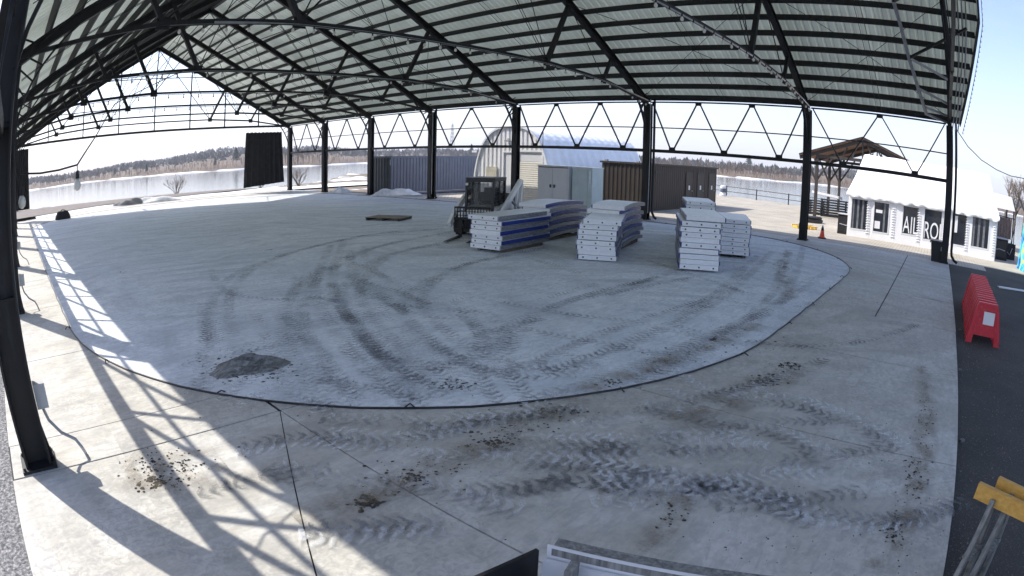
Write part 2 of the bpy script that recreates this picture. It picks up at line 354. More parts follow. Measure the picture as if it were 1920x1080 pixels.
M['slate_dark'] = simple('slate_dark', (.05, .06, .075), .5, 0, .2, 1.2)
M['brown'] = simple('brown_cladding', (.036, .027, .021), .55, 0, .2, 1.5)
M['hutwhite'] = simple('hut_white', (.80, .80, .80), .4, 0.1, .1, 1.5)
M['hutroof'] = simple('hut_galvalume', (.88, .88, .88), .35, .05, .08, 1.5)
M['shutter'] = simple('shutter_cream', (.74, .71, .64), .5, 0, .05, 2)
M['beige'] = simple('beige_panel', (.50, .47, .38), .5)
M['cabinet'] = simple('cabinet_grey', (.66, .665, .68), .45, 0, .05, 2)
M['teal'] = simple('pale_teal', (.50, .60, .62), .45, 0, .08, 2)
M['vinyl'] = simple('tent_vinyl', (.80, .80, .82), .45, 0, .03, 1.5)
M['glass'] = simple('dark_glass', (.028, .032, .042), .05, 0, .3, 1.5, 0, .6)
t = NT('clear_glass'); t.color((.02, .025, .03)); t.set(.04, 0, .5); t.p.inputs['Alpha'].default_value = .34; M['clear'] = t.m
M['drape'] = simple('grey_drape', (.16, .165, .18), .8, 0, .3, 6)
M['cedar'] = simple('cedar_boards', (.22, .115, .06), .7, 0, .35, 3, .2)
M['darktimber'] = simple('dark_timber', (.035, .028, .024), .7, 0, .3, 3)
M['bulb'] = simple('bulb_glass', (.70, .69, .62), .15, 0, .03, 5)
M['yellowplastic'] = simple('yellow_plastic', (.62, .40, .05), .5, 0, .3, 8)
M['greybox'] = simple('grey_box', (.40, .41, .42), .5, 0, .1, 6)
M['brownfabric'] = simple('brown_fabric', (.19, .14, .12), .9, 0, .35, 9)
t = NT('painted_mural'); v = t.coord(); n = t.noise(t.map(v, (1, 1.4, .8)), 1.4, 2, .5, 1.5)
t.color(t.ramp(n, [(.30, (.02, .06, .30)), (.42, (.03, .30, .52)), (.52, (.10, .52, .50)), (.60, (.45, .62, .12)), (.72, (.05, .18, .45))], 'CONSTANT')); t.set(.45); M['mural'] = t.m

# ================================================================== terrain and ground
WATER_Z = -2.0
SHORE = [(-400, -160), (-140, -30), (-75, 4), (-52, 17), (-45, 25), (-41, 37), (-41, 58), (-18, 62), (12, 58.5), (24, 55.6), (31.5, 52.4), (60, 40.4 + 6), (130, 32), (400, 20), (400, -300), (-400, -300)]
SS = np.array(SHORE, float)
def land_h(P):
    """height of the near land at points P (n,2): level by the pavilion, falling to the waterline"""
    best = np.full(len(P), 1e9); typ = np.zeros(len(P)); inside = np.zeros(len(P), bool)
    for i in range(len(SS)):
        a, b = SS[i], SS[(i + 1) % len(SS)]; ab = b - a
        t_ = np.clip(((P - a) @ ab) / (ab @ ab), 0, 1); d = np.hypot(*(P - a - t_[:, None] * ab).T)
        soft = 36.0 if i < 6 else 2.0
        m = d < best; best = np.where(m, d, best); typ = np.where(m, soft, typ)
        cond = ((a[1] > P[:, 1]) != (b[1] > P[:, 1])) & (P[:, 0] < (b[0] - a[0]) * (P[:, 1] - a[1]) / (b[1] - a[1] + 1e-12) + a[0])
        inside ^= cond
    f = np.clip(best / typ, 0, 1)
    h = np.where(inside, -0.10 + (WATER_Z + .02) * (1 - f) ** 1.15, WATER_Z - .6)
    return h, inside, best
gx = np.concatenate([np.arange(-400, -90, 12), np.arange(-90, -4, 1.6), np.arange(-4, 60, 1.0), np.arange(60, 140, 4), np.arange(140, 401, 20)])
gy = np.concatenate([np.arange(-300, -40, 20), np.arange(-40, -6, 3), np.arange(-6, 64, 1.0), np.arange(64, 90, 6)])
XX, YY = np.meshgrid(gx, gy, indexing='ij'); PP = np.stack([XX.ravel(), YY.ravel()], 1)
H, ins, dist = land_h(PP)
H = H + np.where(ins & (PP[:, 0] < -2), rng.normal(0, .035, len(H)) + .06 * np.sin(PP[:, 0] * .9 + PP[:, 1] * .4), 0)
mb = MB(); mb.v = [(p[0], p[1], h) for p, h in zip(PP, H)]
ny = len(gy)
mb.f = [(i * ny + j, (i + 1) * ny + j, (i + 1) * ny + j + 1, i * ny + j + 1) for i in range(len(gx) - 1) for j in range(ny - 1)]
struct(mb.build('ground', M['ground'], smooth=True))
# river
mb = MB(); mb.add([(-2500, -2500, WATER_Z), (2500, -2500, WATER_Z), (2500, 2500, WATER_Z), (-2500, 2500, WATER_Z)], [(0, 1, 2, 3)])
struct(mb.build('river', M['water']))
def gh(x, y): return float(land_h(np.array([[x, y]]))[0][0])

# far bank: a low shore ridge and wooded hills behind, round the river
CX, CY = 30.0, 10.0
def shore_r(a):     # distance of the far shore from the pavilion, by compass angle
    k = [(-180, 420), (175, 400), (170, 375), (163, 335), (150, 340), (140, 430), (128, 330), (118, 300), (110, 285), (103, 300), (95, 360), (85, 420), (70, 500), (0, 560), (-180, 420)]
    aa = math.degrees(a); aa = (aa + 180) % 360 - 180
    pts = sorted(set(k)); pts = sorted([(x, y) for x, y in pts] + [(180, 420)])
    return float(np.interp(aa, [p[0] for p in pts], [p[1] for p in pts]))
angs = [R_(x) for x in np.arange(20, 215, .5)]
prof = [(-20, -3.2), (0, -2.0), (3, -1.35), (9, -.8), (22, 0.2), (60, 1.5), (160, 3.0), (330, 7.0), (520, 13.0), (760, 20.0), (900, 22), (1100, 10)]
def hill(a, k):
    aa = math.degrees(a)
    return 0.45 + .40 * math.sin(aa * .085 + 1.1) + .24 * math.sin(aa * .21) + .12 * math.sin(aa * .63 + 2)
mb = MB()
for a in angs:
    r0 = shore_r(a) + 6 * math.sin(math.degrees(a) * .7) + 3 * math.sin(math.degrees(a) * 2.3)
    for k, (dr, z) in enumerate(prof):
        zz = z if k < 4 else z * max(.12, hill(a, k)) + .4 * math.sin(k * 5 + math.degrees(a) * 3)
        mb.v.append((CX + (r0 + dr) * math.cos(a), CY + (r0 + dr) * math.sin(a), zz))
n = len(prof)
mb.f = [(i * n + j, i * n + j + 1, (i + 1) * n + j + 1, (i + 1) * n + j) for i in range(len(angs) - 1) for j in range(n - 1)]
fb = struct(mb.build('far_bank', M['farbank'], smooth=True))
def far_pt(a, dr):
    r0 = shore_r(a) + 6 * math.sin(math.degrees(a) * .7) + 3 * math.sin(math.degrees(a) * 2.3)
    z = float(np.interp(dr, [p[0] for p in prof], [p[1] for p in prof])) * (1 if dr < 10 else max(.12, hill(a, 5)))
    return Vector((CX + (r0 + dr) * math.cos(a), CY + (r0 + dr) * math.sin(a), z))
# snow / pale shelf ice along the far waterline
mb = MB()
for a in angs:
    sa = math.degrees(a); w0 = -2 + 2 * math.sin(sa * 1.7); w1 = 3.2 + 2.0 * math.sin(sa * 1.1 + 1)
    for dr, z in ((w0, WATER_Z + .05), (w1, -1.25)):
        p = far_pt(a, dr); mb.v.append((p.x, p.y, z))
mb.f = [(i * 2, i * 2 + 1, i * 2 + 3, i * 2 + 2) for i in range(len(angs) - 1)]
struct(mb.build('shore_ice', M['snow']))

def bare_tree(mb, p, h, seed, n=22):
    rr = random.Random(seed); p = Vector(p)
    mb.tube([p, p + Vector((rr.uniform(-.3, .3), rr.uniform(-.3, .3), h * .55))], [h * .016 + .05, h * .008 + .03], 3)
    for _ in range(n):
        z0 = rr.uniform(.12, .75) * h; a = rr.uniform(0, 6.28); ln = rr.uniform(.18, .5) * h * (1.05 - z0 / h * .5); el = rr.uniform(.5, 1.35)
        b = p + Vector((0, 0, z0)); d = Vector((math.cos(a) * math.cos(el), math.sin(a) * math.cos(el), math.sin(el)))
        e = b + d * ln; s_ = Vector((-math.sin(a), math.cos(a), 0)) * rr.uniform(.10, .30) * (h / 9)
        k = len(mb.v); mb.v += [tuple(b - s_ * .5), tuple(b + s_ * .5), tuple(e)]; mb.f.append((k, k + 1, k + 2))
        m_ = b + d * ln * .5; e2 = m_ + (d + Vector((rr.uniform(-.8, .8), rr.uniform(-.8, .8), rr.uniform(-.1, .5)))).normalized() * ln * .5
        k = len(mb.v); mb.v += [tuple(m_ - s_ * .5), tuple(m_ + s_ * .5), tuple(e2)]; mb.f.append((k, k + 1, k + 2))
mb = MB(); k = 0
for _ in range(3000):
    a = R_(random.uniform(72, 186)); dr = 8 + 150 * random.random() ** 1.7
    if math.sin(math.degrees(a) * .55) * 40 + 35 < dr - 30 and random.random() < .6: continue
    p = far_pt(a, dr); h = random.uniform(3.0, 6.5) * (1.0 + .35 * math.sin(math.degrees(a) * .3)) * (1 if dr > 20 else .6)
    bare_tree(mb, p, h, k, 13); k += 1
for _ in range(900):      # brush on the bank's edge
    a = R_(random.uniform(72, 186)); p = far_pt(a, random.uniform(5, 14)); bare_tree(mb, p, random.uniform(1.2, 2.6), k, 12); k += 1
tag(mb.build('bare_woodland', M['farwood']), 'brown leafless woodland along the far river bank', 'woodland', kind='stuff')
mb = MB()
for _ in range(2600):
    a = R_(random.uniform(72, 186)); dr = random.uniform(200, 860); p = far_pt(a, dr)
    rr = random.uniform(2.5, 5.5); hh = random.uniform(6, 11)
    for q_ in range(7):
        b = p + Vector((random.uniform(-rr, rr), random.uniform(-rr, rr), random.uniform(0, hh * .6)))
        t1 = random.uniform(0, 6.28); e1 = Vector((math.cos(t1), math.sin(t1), random.uniform(-.2, .4))) * random.uniform(1.2, 2.6)
        k = len(mb.v); mb.v += [tuple(b - e1), tuple(b + e1), tuple(b + Vector((random.uniform(-1, 1), random.uniform(-1, 1), random.uniform(2, 4.5))))]; mb.f.append((k, k + 1, k + 2))
tag(mb.build('hillside_woodland', M['farhill']), 'hazy dark woodland covering the distant hills', 'woodland', kind='stuff')
# single evergreens that stand out on the far bank
def evergreen(a_deg, dr, h, label, broad=.26):
    p = far_pt(R_(a_deg), dr); t_ = thing('evergreen_tree', label, 'tree', p, 'evergreens on the far bank')
    MB().tube([p, p + Vector((0, 0, h * .95))], [h * .02, .04], 5).build('trunk', M['bark'], t_)
    mb = MB()
    for i in range(420):
        f = random.random() ** .8; z = h * (.18 + .82 * f); rad = h * broad * (1 - f) ** .8 * random.uniform(.25, 1.05) + .15; a = random.uniform(0, 6.28)
        b = p + Vector((math.cos(a) * rad, math.sin(a) * rad, z)); o = Vector((math.cos(a), math.sin(a), -.25)) * h * .06; s_ = Vector((-math.sin(a), math.cos(a), .1)) * h * .035
        k = len(mb.v); mb.v += [tuple(b - s_), tuple(b + s_), tuple(b + o), tuple(b + Vector((0, 0, h * .05)))]; mb.f += [(k, k + 1, k + 2), (k, k + 1, k + 3)]
    mb.build('crown', M['evergreen'], t_)
def ang_of(u, v=330):
    d = ray(u, v); p = CC + d * (330 / math.hypot(d[0], d[1])); return math.degrees(math.atan2(p[1] - CY, p[0] - CX))
for u, dr, h, lab, br in ((445, 60, 10, 'broad dark pine rising above the wood beside the hanging curtain', .34), (405, 25, 5, 'small dark conifer left of the tall pine on the far bank', .25), (278, 18, 6, 'narrow dark conifer standing alone at the water edge far left', .2),
                          (220, 20, 5, 'short dark conifer on the far bank left of the narrow one', .22), (1387, 260, 15, 'round dark evergreen on the skyline above the brown cabin', .36), (1412, 250, 9, 'small evergreen right of the round one on the skyline', .26), (878, 130, 12, 'dark spruce on the skyline left of the arched hut', .27)):
    evergreen(ang_of(u), dr, h, lab, br)
# lattice mast on the skyline
mp_ = far_pt(R_(ang_of(840, 290)), 500); tw = thing('radio_mast', 'slender grey lattice mast on the far skyline', 'mast', mp_); hm = 46
mb = MB()
for sx, sy in ((-1, -1), (1, -1), (1, 1), (-1, 1)): mb.bar(mp_ + Vector((sx * 3, sy * 3, 0)), mp_ + Vector((sx * .7, sy * .7, hm)), .5, .5)
mb.build('mast_legs', M['steel_grey'], tw)
mb = MB()
for i in range(8):
    z0, z1 = hm * i / 8, hm * (i + 1) / 8; s0, s1 = 3 - 2.3 * i / 8, 3 - 2.3 * (i + 1) / 8
    for (ax, ay), (bx, by) in (((-1, -1), (1, -1)), ((1, -1), (1, 1)), ((1, 1), (-1, 1)), ((-1, 1), (-1, -1))): mb.bar(mp_ + Vector((ax * s0, ay * s0, z0)), mp_ + Vector((bx * s1, by * s1, z1)), .35, .35)
mb.build('lattice', M['steel_grey'], tw)
MB().tube([mp_ + Vector((0, 0, hm)), mp_ + Vector((0, 0, hm + 9))], .25, 5).build('aerial', M['steel_grey'], tw)

# sheets laid on the near land
def sheet(name, poly, z, mat, sub=1):
    mb = MB(); mb.add([(p[0], p[1], z) for p in poly], [tuple(range(len(poly)))]); return struct(mb.build(name, mat))
sheet('plaza', [(14, 24.86), (47.6, 24.86), (47.6, 26.4), (70, 26.4), (70, 42.2), (31.8, 52.0), (24.2, 55.1), (14, 57)], -0.05, M['plaza'])
sheet('asphalt', [(45.76, -14), (75, -14), (75, 26.39), (47.59, 26.39), (47.59, 24.85), (45.76, 24.85)], -0.09 + .03, M['asphalt'])
sheet('gravel_strip', [(-6, -9), (45.75, -9), (45.75, -.38), (-6, -.38)], -0.075, M['gravel'])
# path and snow beyond the open gable end (follow the fall of the land)
def drape(name, pts, off, mat, nx=40):
    """strip between two polylines, laid on the land"""
    mb = MB(); A, B = pts; m = len(A)
    for i in range(m):
        for j in range(9):
            f = j / 8; x = A[i][0] * (1 - f) + B[i][0] * f; y = A[i][1] * (1 - f) + B[i][1] * f
            mb.v.append((x, y, gh(x, y) + off))
    mb.f = [(i * 9 + j, i * 9 + j + 1, (i + 1) * 9 + j + 1, (i + 1) * 9 + j) for i in range(m - 1) for j in range(8)]
    return struct(mb.build(name, mat, smooth=True))
ys = np.linspace(-20, 24, 23)
drape('path', [[(-18 - .18 * y + 1.2 * math.sin(y * .3), y) for y in ys], [(-4.2 - .05 * y + .5 * math.sin(y * .5), y) for y in ys]], .16, M['path'])
drape('snow_field', [[(-4.4 - .05 * y + .8 * math.sin(y * .7), y) for y in np.linspace(2, 40, 30)], [(-.62, y) for y in np.linspace(2, 40, 30)]], .12, M['snow'])
drape('shelf_ice', [[(-31 - .55 * (24 - y) * .9 + 1.5 * math.sin(y * .45), y) for y in np.linspace(-12, 34, 34)], [(-24 - .5 * (24 - y) * .8 + 1.2 * math.sin(y * .3 + 1), y) for y in np.linspace(-12, 34, 34)]], .14, M['snow'])

# ================================================================== concrete slab and rink
SL, SR, SN, SF = -0.6, 45.75, -0.38, 24.84
struct(MB().span((SL, SN, -.42), (SR, SF, -.02)).build('concrete_slab', M['joint']))
slab = bpy.data.objects['concrete_slab']; ORG['concrete_slab'] = (0, 0, 0)
def panel(poly):
    cx_ = sum(p[0] for p in poly) / len(poly); cy_ = sum(p[1] for p in poly) / len(poly); g = .010 if cx_ < 39 else .017; out = []
    for x, y in poly:
        d = math.hypot(x - cx_, y - cy_); out.append((x + (cx_ - x) / d * g * 1.5, y + (cy_ - y) / d * g * 1.5))
    MB().prism(out, -.0199, 0).build('concrete_panel', M['slab'], slab)
def rect(x0, y0, x1, y1): panel([(x0, y0), (x1, y0), (x1, y1), (x0, y1)])
JX, JY = 39.51, 2.865
xs_ = [SL, 5.6, 11.6, 17.7, 24.2, 28.0, 31.9, 35.7, 38.72, JX]
for a, b in zip(xs_, xs_[1:]):
    rect(a, SN, b, JY)
    for c_, d_ in ((JY, 10.0), (10.0, 17.2), (17.2, 23.4), (23.4, SF)): rect(a, c_, b, d_)
panel([(JX, SN), (SR, SN), (SR, 0.0), (JX, JY)])
panel([(JX, JY), (SR, 0.0), (SR, JY)])
ys_ = [JY, 6.12, 9.3, 12.4, 15.6, 18.8, 21.9, SF]
for a, b in zip(ys_, ys_[1:]):
    if a < 12: rect(JX, a, SR, b)
    else: rect(JX, a, 43.85, b); rect(43.85, a, SR, b)
def arc(cx, cy, r, a0, a1, n=22): return [(cx + r * math.cos(R_(a0 + (a1 - a0) * i / n)), cy + r * math.sin(R_(a0 + (a1 - a0) * i / n))) for i in range(n + 1)]
RK = arc(42.42 - 8.2, 1.16 + 8.2, 8.2, -90, 0) + arc(42.42 - 6.5, 23.5 - 6.5, 6.5, 0, 90) + arc(2.4 + 7, 23.5 - 7, 7, 90, 180) + arc(2.4 + 7, 1.16 + 7, 7, 180, 270)
mb = MB(); mb.add([(x, y, .005) for x, y in RK], [tuple(range(len(RK)))]); struct(mb.build('rink_floor', M['rink']))
rink = bpy.data.objects['rink_floor']; ORG['rink_floor'] = (0, 0, 0)
mb = MB(); loop = RK + [RK[0]]
pts = []
for (x0, y0), (x1, y1) in zip(loop, loop[1:]):
    m_ = max(1, int(math.hypot(x1 - x0, y1 - y0) / .5))
    for i in range(m_): pts.append((x0 + (x1 - x0) * i / m_ + random.uniform(-.012, .012), y0 + (y1 - y0) * i / m_ + random.uniform(-.012, .012), .013))
mb.tube(pts + [pts[0]], .0125, 6)
tag(mb.build('rink_edge_tube', M['hose'], smooth=True), 'thin black tube outlining the rounded rink edge on the slab', 'tube')
mb = MB()
for (x, y) in [pts[i][:2] for i in range(0, 130, 4)]:
    a = random.uniform(0, 6.28); mb.tube([(x, y, .02), (x + .06 * math.cos(a), y + .06 * math.sin(a), .05), (x + .11 * math.cos(a + .5), y + .11 * math.sin(a + .5), .012)], .009, 5)
mb.build('clip', M['hose'], bpy.data.objects['rink_edge_tube'])['kind'] = 'stuff'

# tyre tracks: slurry printed on the slab, laid as skins on it
def ribbon(name, pix, w, mat, parent, z=.008, jitter=.0):
    P = [G(u, v) for u, v in pix]; Q = []
    for i in range(len(P) - 1):          # Catmull-Rom
        p0, p1, p2, p3 = P[max(i - 1, 0)], P[i], P[i + 1], P[min(i + 2, len(P) - 1)]
        for k in range(10):
            s_ = k / 10; Q.append(.5 * ((2 * p1) + (p2 - p0) * s_ + (2 * p0 - 5 * p1 + 4 * p2 - p3) * s_ * s_ + (3 * p1 - p0 - 3 * p2 + p3) * s_ ** 3))
    Q.append(P[-1]); vs_, fs, uv = [], [], []; L = 0
    for i, p in enumerate(Q):
        d = (Q[min(i + 1, len(Q) - 1)] - Q[max(i - 1, 0)]).normalized(); nrm = Vector((-d.y, d.x, 0))
        if i: L += (Q[i] - Q[i - 1]).length
        for s_, tv in ((-1, 0), (1, 1)): vs_.append((p.x + nrm.x * w / 2 * s_, p.y + nrm.y * w / 2 * s_, z)); uv.append((L, tv))
    fs = [(2 * i, 2 * i + 1, 2 * i + 3, 2 * i + 2) for i in range(len(Q) - 1)]
    me = bpy.data.meshes.new(name); me.from_pydata(vs_, [], fs); me.materials.append(mat)
    ul = me.uv_layers.new(name='UVMap')
    for lp in me.loops: ul.data[lp.index].uv = uv[lp.vertex_index]
    o = bpy.data.objects.new(name, me); COL.objects.link(o); o.parent = parent; return o
T = [([(560, 520), (545, 575), (555, 640), (600, 700), (648, 768)], .34, 'tread_dark'), ([(655, 470), (668, 530), (730, 570), (820, 580), (885, 600), (905, 655)], .36, 'tread_dark'),
     ([(940, 568), (1060, 590), (1190, 606), (1340, 640)], .30, 'tread_dark'), ([(905, 598), (1000, 622), (1090, 638), (1250, 668)], .30, 'tread_dark'),
     ([(1330, 560), (1190, 606), (1060, 655), (960, 690)], .30, 'tread_dark'), ([(395, 505), (420, 545), (500, 562), (620, 560)], .28, 'tread_dark'),
     ([(380, 570), (385, 640), (372, 735)], .34, 'tread_dark'), ([(480, 590), (505, 650), (540, 720), (600, 775)], .3, 'tread_light'),
     ([(600, 540), (640, 610), (700, 690), (770, 760)], .34, 'tread_light'), ([(620, 560), (690, 640), (790, 720)], .36, 'tread_dark'),
     ([(700, 560), (770, 640), (880, 700), (1000, 690)], .36, 'tread_light'), ([(560, 470), (700, 440), (850, 430)], .3, 'tread_dark'),
     ([(980, 760), (1100, 720), (1250, 665), (1450, 575), (1520, 520)], .34, 'tread_light'), ([(1100, 560), (1250, 530), (1400, 500)], .3, 'tread_dark'),
     ([(960, 870), (1130, 878), (1290, 905), (1400, 935), (1530, 985)], .36, 'tread_dark'), ([(1190, 770), (1330, 790), (1450, 815), (1560, 880)], .34, 'tread_dark'),
     ([(1270, 905), (1400, 935), (1520, 975), (1660, 985), (1785, 950)], .36, 'tread_light'), ([(440, 850), (560, 830), (720, 835), (880, 800), (990, 790)], .36, 'tread_light'),
     ([(600, 790), (760, 800), (900, 795), (1080, 770)], .34, 'tread_dark'), ([(1530, 690), (1400, 730), (1250, 770), (1080, 800)], .34, 'tread_light'),
     ([(640, 930), (720, 915), (830, 930), (960, 970)], .38, 'tread_dark'), ([(560, 1010), (700, 1000), (830, 985)], .38, 'tread_light'),
     ([(900, 850), (1050, 850), (1200, 850), (1380, 860), (1500, 880)], .36, 'tread_light'), ([(1340, 760), (1470, 760), (1600, 800), (1680, 850)], .34, 'tread_dark'),
     ([(1400, 640), (1500, 650), (1620, 640), (1720, 610)], .3, 'tread_dark'), ([(1480, 580), (1600, 560), (1700, 590)], .28, 'tread_light'), ([(500, 880), (590, 905), (680, 905)], .36, 'tread_dark')]
for _ in range(26):          # fainter turning marks between the main ones
    u0, v0 = random.uniform(420, 1450), random.uniform(470, 740); du, dv = random.uniform(70, 190) * random.choice((-1, 1)), random.uniform(15, 70); cu = random.uniform(-40, 40)
    T.insert(0, ([(u0, v0), (u0 + du * .5 + cu * .3, v0 + dv * .45), (u0 + du + cu, v0 + dv)], .30, random.choice(('tread_dark', 'tread_light'))))
for pp in ([(850, 436), (690, 468), (570, 530), (528, 610), (560, 690), (612, 768)], [(905, 448), (730, 478), (645, 540), (660, 610), (750, 700), (850, 760)], [(830, 428), (640, 452), (470, 500), (400, 560), (392, 640)],
           [(660, 505), (760, 585), (870, 598), (905, 645), (830, 690), (700, 690)], [(1010, 470), (860, 500), (760, 560), (800, 640), (930, 700), (1080, 705)], [(1240, 520), (1080, 560), (960, 610), (900, 690), (940, 765)],
           [(620, 460), (590, 540), (640, 640), (720, 720), (800, 772)], [(1420, 480), (1330, 560), (1180, 640), (1020, 700)], [(1480, 470), (1440, 560), (1330, 640), (1180, 715)]):
    T.insert(0, (pp, .33, 'tread_dark')); T.insert(0, ([(u + 22 + (v - 430) * .10, v - 6 - (v - 430) * .03) for u, v in pp], .33, 'tread_dark'))
NRK = 26 + 14 + 18
for _ in range(22):
    u0, v0 = random.uniform(520, 1550), random.uniform(800, 960); du, dv = random.uniform(110, 300) * random.choice((-1, 1)), random.uniform(-30, 50); cu = random.uniform(-30, 30)
    T.append(([(u0, v0), (u0 + du * .5, v0 + dv * .5 + cu * .5), (u0 + du, v0 + dv)], .32, random.choice(('tread_dark', 'tread_light'))))
for i, (pp, w, mt) in enumerate(T):
    if i < NRK and mt == 'tread_dark': mt = 'tread_rink'
    ribbon('tyre_track', pp, w, M[mt], rink if i < NRK else slab, .0085 + .00012 * i)
    if w > .33: ribbon('tyre_track', [(u + random.uniform(14, 26), v - random.uniform(4, 14)) for u, v in pp], w * .9, M['tread_light' if mt != 'tread_light' else ('tread_rink' if i < NRK else 'tread_dark')], rink if i < NRK else slab, .0205 + .00012 * i)
for pp, w in (([(560, 985), (680, 940), (800, 885), (930, 830), (1040, 775), (1150, 715), (1290, 665), (1420, 610)], .55), ([(230, 880), (330, 890), (420, 870)], .9), ([(1640, 1075), (1690, 985), (1722, 900), (1738, 790), (1730, 690)], .4), ([(1250, 800), (1400, 740), (1500, 690)], .8), ([(1480, 470), (1465, 500), (1480, 560)], .5), ([(1120, 930), (1280, 950), (1240, 1000), (1180, 1075)], .3)):
    ribbon('dirt_smear', pp, w, M['dirt'], slab, .0315)
# crumbs of mud
mb = MB()
def crumbs(u, v, su, sv, n, smax):
    for _ in range(n):
        p = G(random.gauss(u, su), random.gauss(v, sv)); s_ = smax * random.uniform(.2, 1) ** 1.6
        if not (SL < p.x < SR - .05 and SN < p.y < SF): continue
        vs_ = [p + Vector((random.uniform(.3, 1.9) * math.cos(a) * s_, random.uniform(.3, 1.9) * math.sin(a) * s_, .004)) for a in (0, 1.3, 2.5, 3.8, 5)]
        k = len(mb.v); mb.v += [tuple(q_) for q_ in vs_] + [(p.x + random.uniform(-.3, .3) * s_, p.y, .008 + s_ * random.uniform(.12, .55))]
        mb.f += [(k + i, k + (i + 1) % 5, k + 5) for i in range(5)]
for u, v, su, sv, n, sm in ((690, 942, 16, 8, 45, .05), (775, 896, 14, 6, 30, .05), (920, 832, 22, 7, 50, .05), (850, 722, 22, 6, 45, .055), (1150, 718, 14, 3, 18, .05), (1260, 672, 30, 8, 25, .05), (1480, 686, 14, 4, 40, .05), (1440, 714, 16, 5, 45, .05),
                            (310, 880, 40, 18, 120, .035), (290, 905, 12, 6, 30, .055), (1680, 990, 10, 25, 60, .03), (1715, 900, 14, 30, 70, .03), (1735, 790, 8, 30, 40, .03), (1260, 960, 20, 12, 25, .03), (1040, 770, 30, 8, 50, .04), (1360, 640, 60, 16, 40, .05), (1470, 500, 10, 8, 20, .08), (700, 770, 200, 60, 60, .025), (1400, 850, 250, 100, 120, .02), (1550, 1000, 100, 50, 50, .015),
                            (790, 890, 60, 22, 60, .03), (960, 800, 50, 14, 60, .03), (466, 690, 42, 13, 150, .06), (230, 510, 4, 2, 6, .06), (505, 470, 6, 1, 5, .06)):
    crumbs(u, v, su, sv, int(n * 1.7), sm * .48)
tag(mb.build('mud_crumbs', M['clod']), 'dark crumbs of mud scattered over the concrete', 'mud', kind='stuff')
mb = MB()
for _ in range(1600):          # loose stones on the asphalt by the slab edge
    x = 45.80 + abs(random.gauss(0, 1.3)); y = random.uniform(2.2, 14); s_ = .004 + .012 * random.random() ** 2.5
    k = len(mb.v); z = -.059
    mb.v += [(x + s_ * math.cos(a) * random.uniform(.7, 1.3), y + s_ * math.sin(a) * random.uniform(.7, 1.3), z) for a in (0, 1.6, 3.1, 4.7)] + [(x, y, z + s_ * 1.1)]
    mb.f += [(k + i, k + (i + 1) % 4, k + 4) for i in range(4)]
for u, v in ((1800, 695), (1803, 828), (1800, 620)):
    p = G(u, v, -.06); mb.box((p.x, p.y, -.045), (.07, .05, .03), random.random())
tag(mb.build('loose_stones', M['stone']), 'pale loose stones scattered on the asphalt along the slab', 'stones', kind='stuff')
# heap of churned mud
def mound(name, label, cat, cu, cv, rx, ry, rot, h, mat, seed, ridges=0.0, kind=None):
    c0 = G(cu, cv); mb = MB(); rr = random.Random(seed); N, K = 40, 14; cr_, sr_ = math.cos(rot), math.sin(rot)
    ph1 = [rr.uniform(0, 6.28) for _ in range(6)]
    def rad(t_): return 1 + .12 * math.sin(2 * t_ + ph1[0]) + .09 * math.sin(3 * t_ + ph1[1]) + .06 * math.sin(5 * t_ + ph1[2]) + .04 * math.sin(9 * t_ + ph1[3])
    for k in range(K + 1):
        f = k / K
        for i in range(N):
            t_ = 2 * math.pi * i / N; x = f * rx * rad(t_) * math.cos(t_); y = f * ry * rad(t_) * math.sin(t_)
            z = h * (1 - f ** 2) ** .8 * (1 + .35 * math.sin(x * 5.1 / rx + ph1[4]) * math.cos(y * 4.3 / ry + ph1[5])) + ridges * (1 - f) * math.sin(y * 46 + 3 * math.sin(x * 3)) + rr.uniform(-.06, .06) * h
            mb.v.append((c0.x + x * cr_ - y * sr_, c0.y + x * sr_ + y * cr_, c0.z + .006 + max(0, z if f < 1 else -.01)))
    mb.f = [(k * N + i, k * N + (i + 1) % N, (k + 1) * N + (i + 1) % N, (k + 1) * N + i) for k in range(K) for i in range(N)]
    return tag(mb.build(name, mat, smooth=True, org=tuple(c0)), label, cat)
mound('mud_heap', 'low dark oval heap of churned mud on the rink floor', 'mud heap', 466, 688, .47, .40, R_(79), .10, M['mud'], 3, .045)


# ================================================================== the open steel pavilion
FX = [0.0, 5.60, 11.59, 17.72, 24.24, 31.89, 39.27, 45.50]
W = 24.29; Z0 = 5.30; SLP = 0.535; RID = W / 2
pav = thing('steel_pavilion', 'large open sided black steel pavilion with gabled metal roof over the rink', 'pavilion', (0, 0, 0))
def zr(d): return Z0 + SLP * d
def yy(d, far): return W - d if far else d
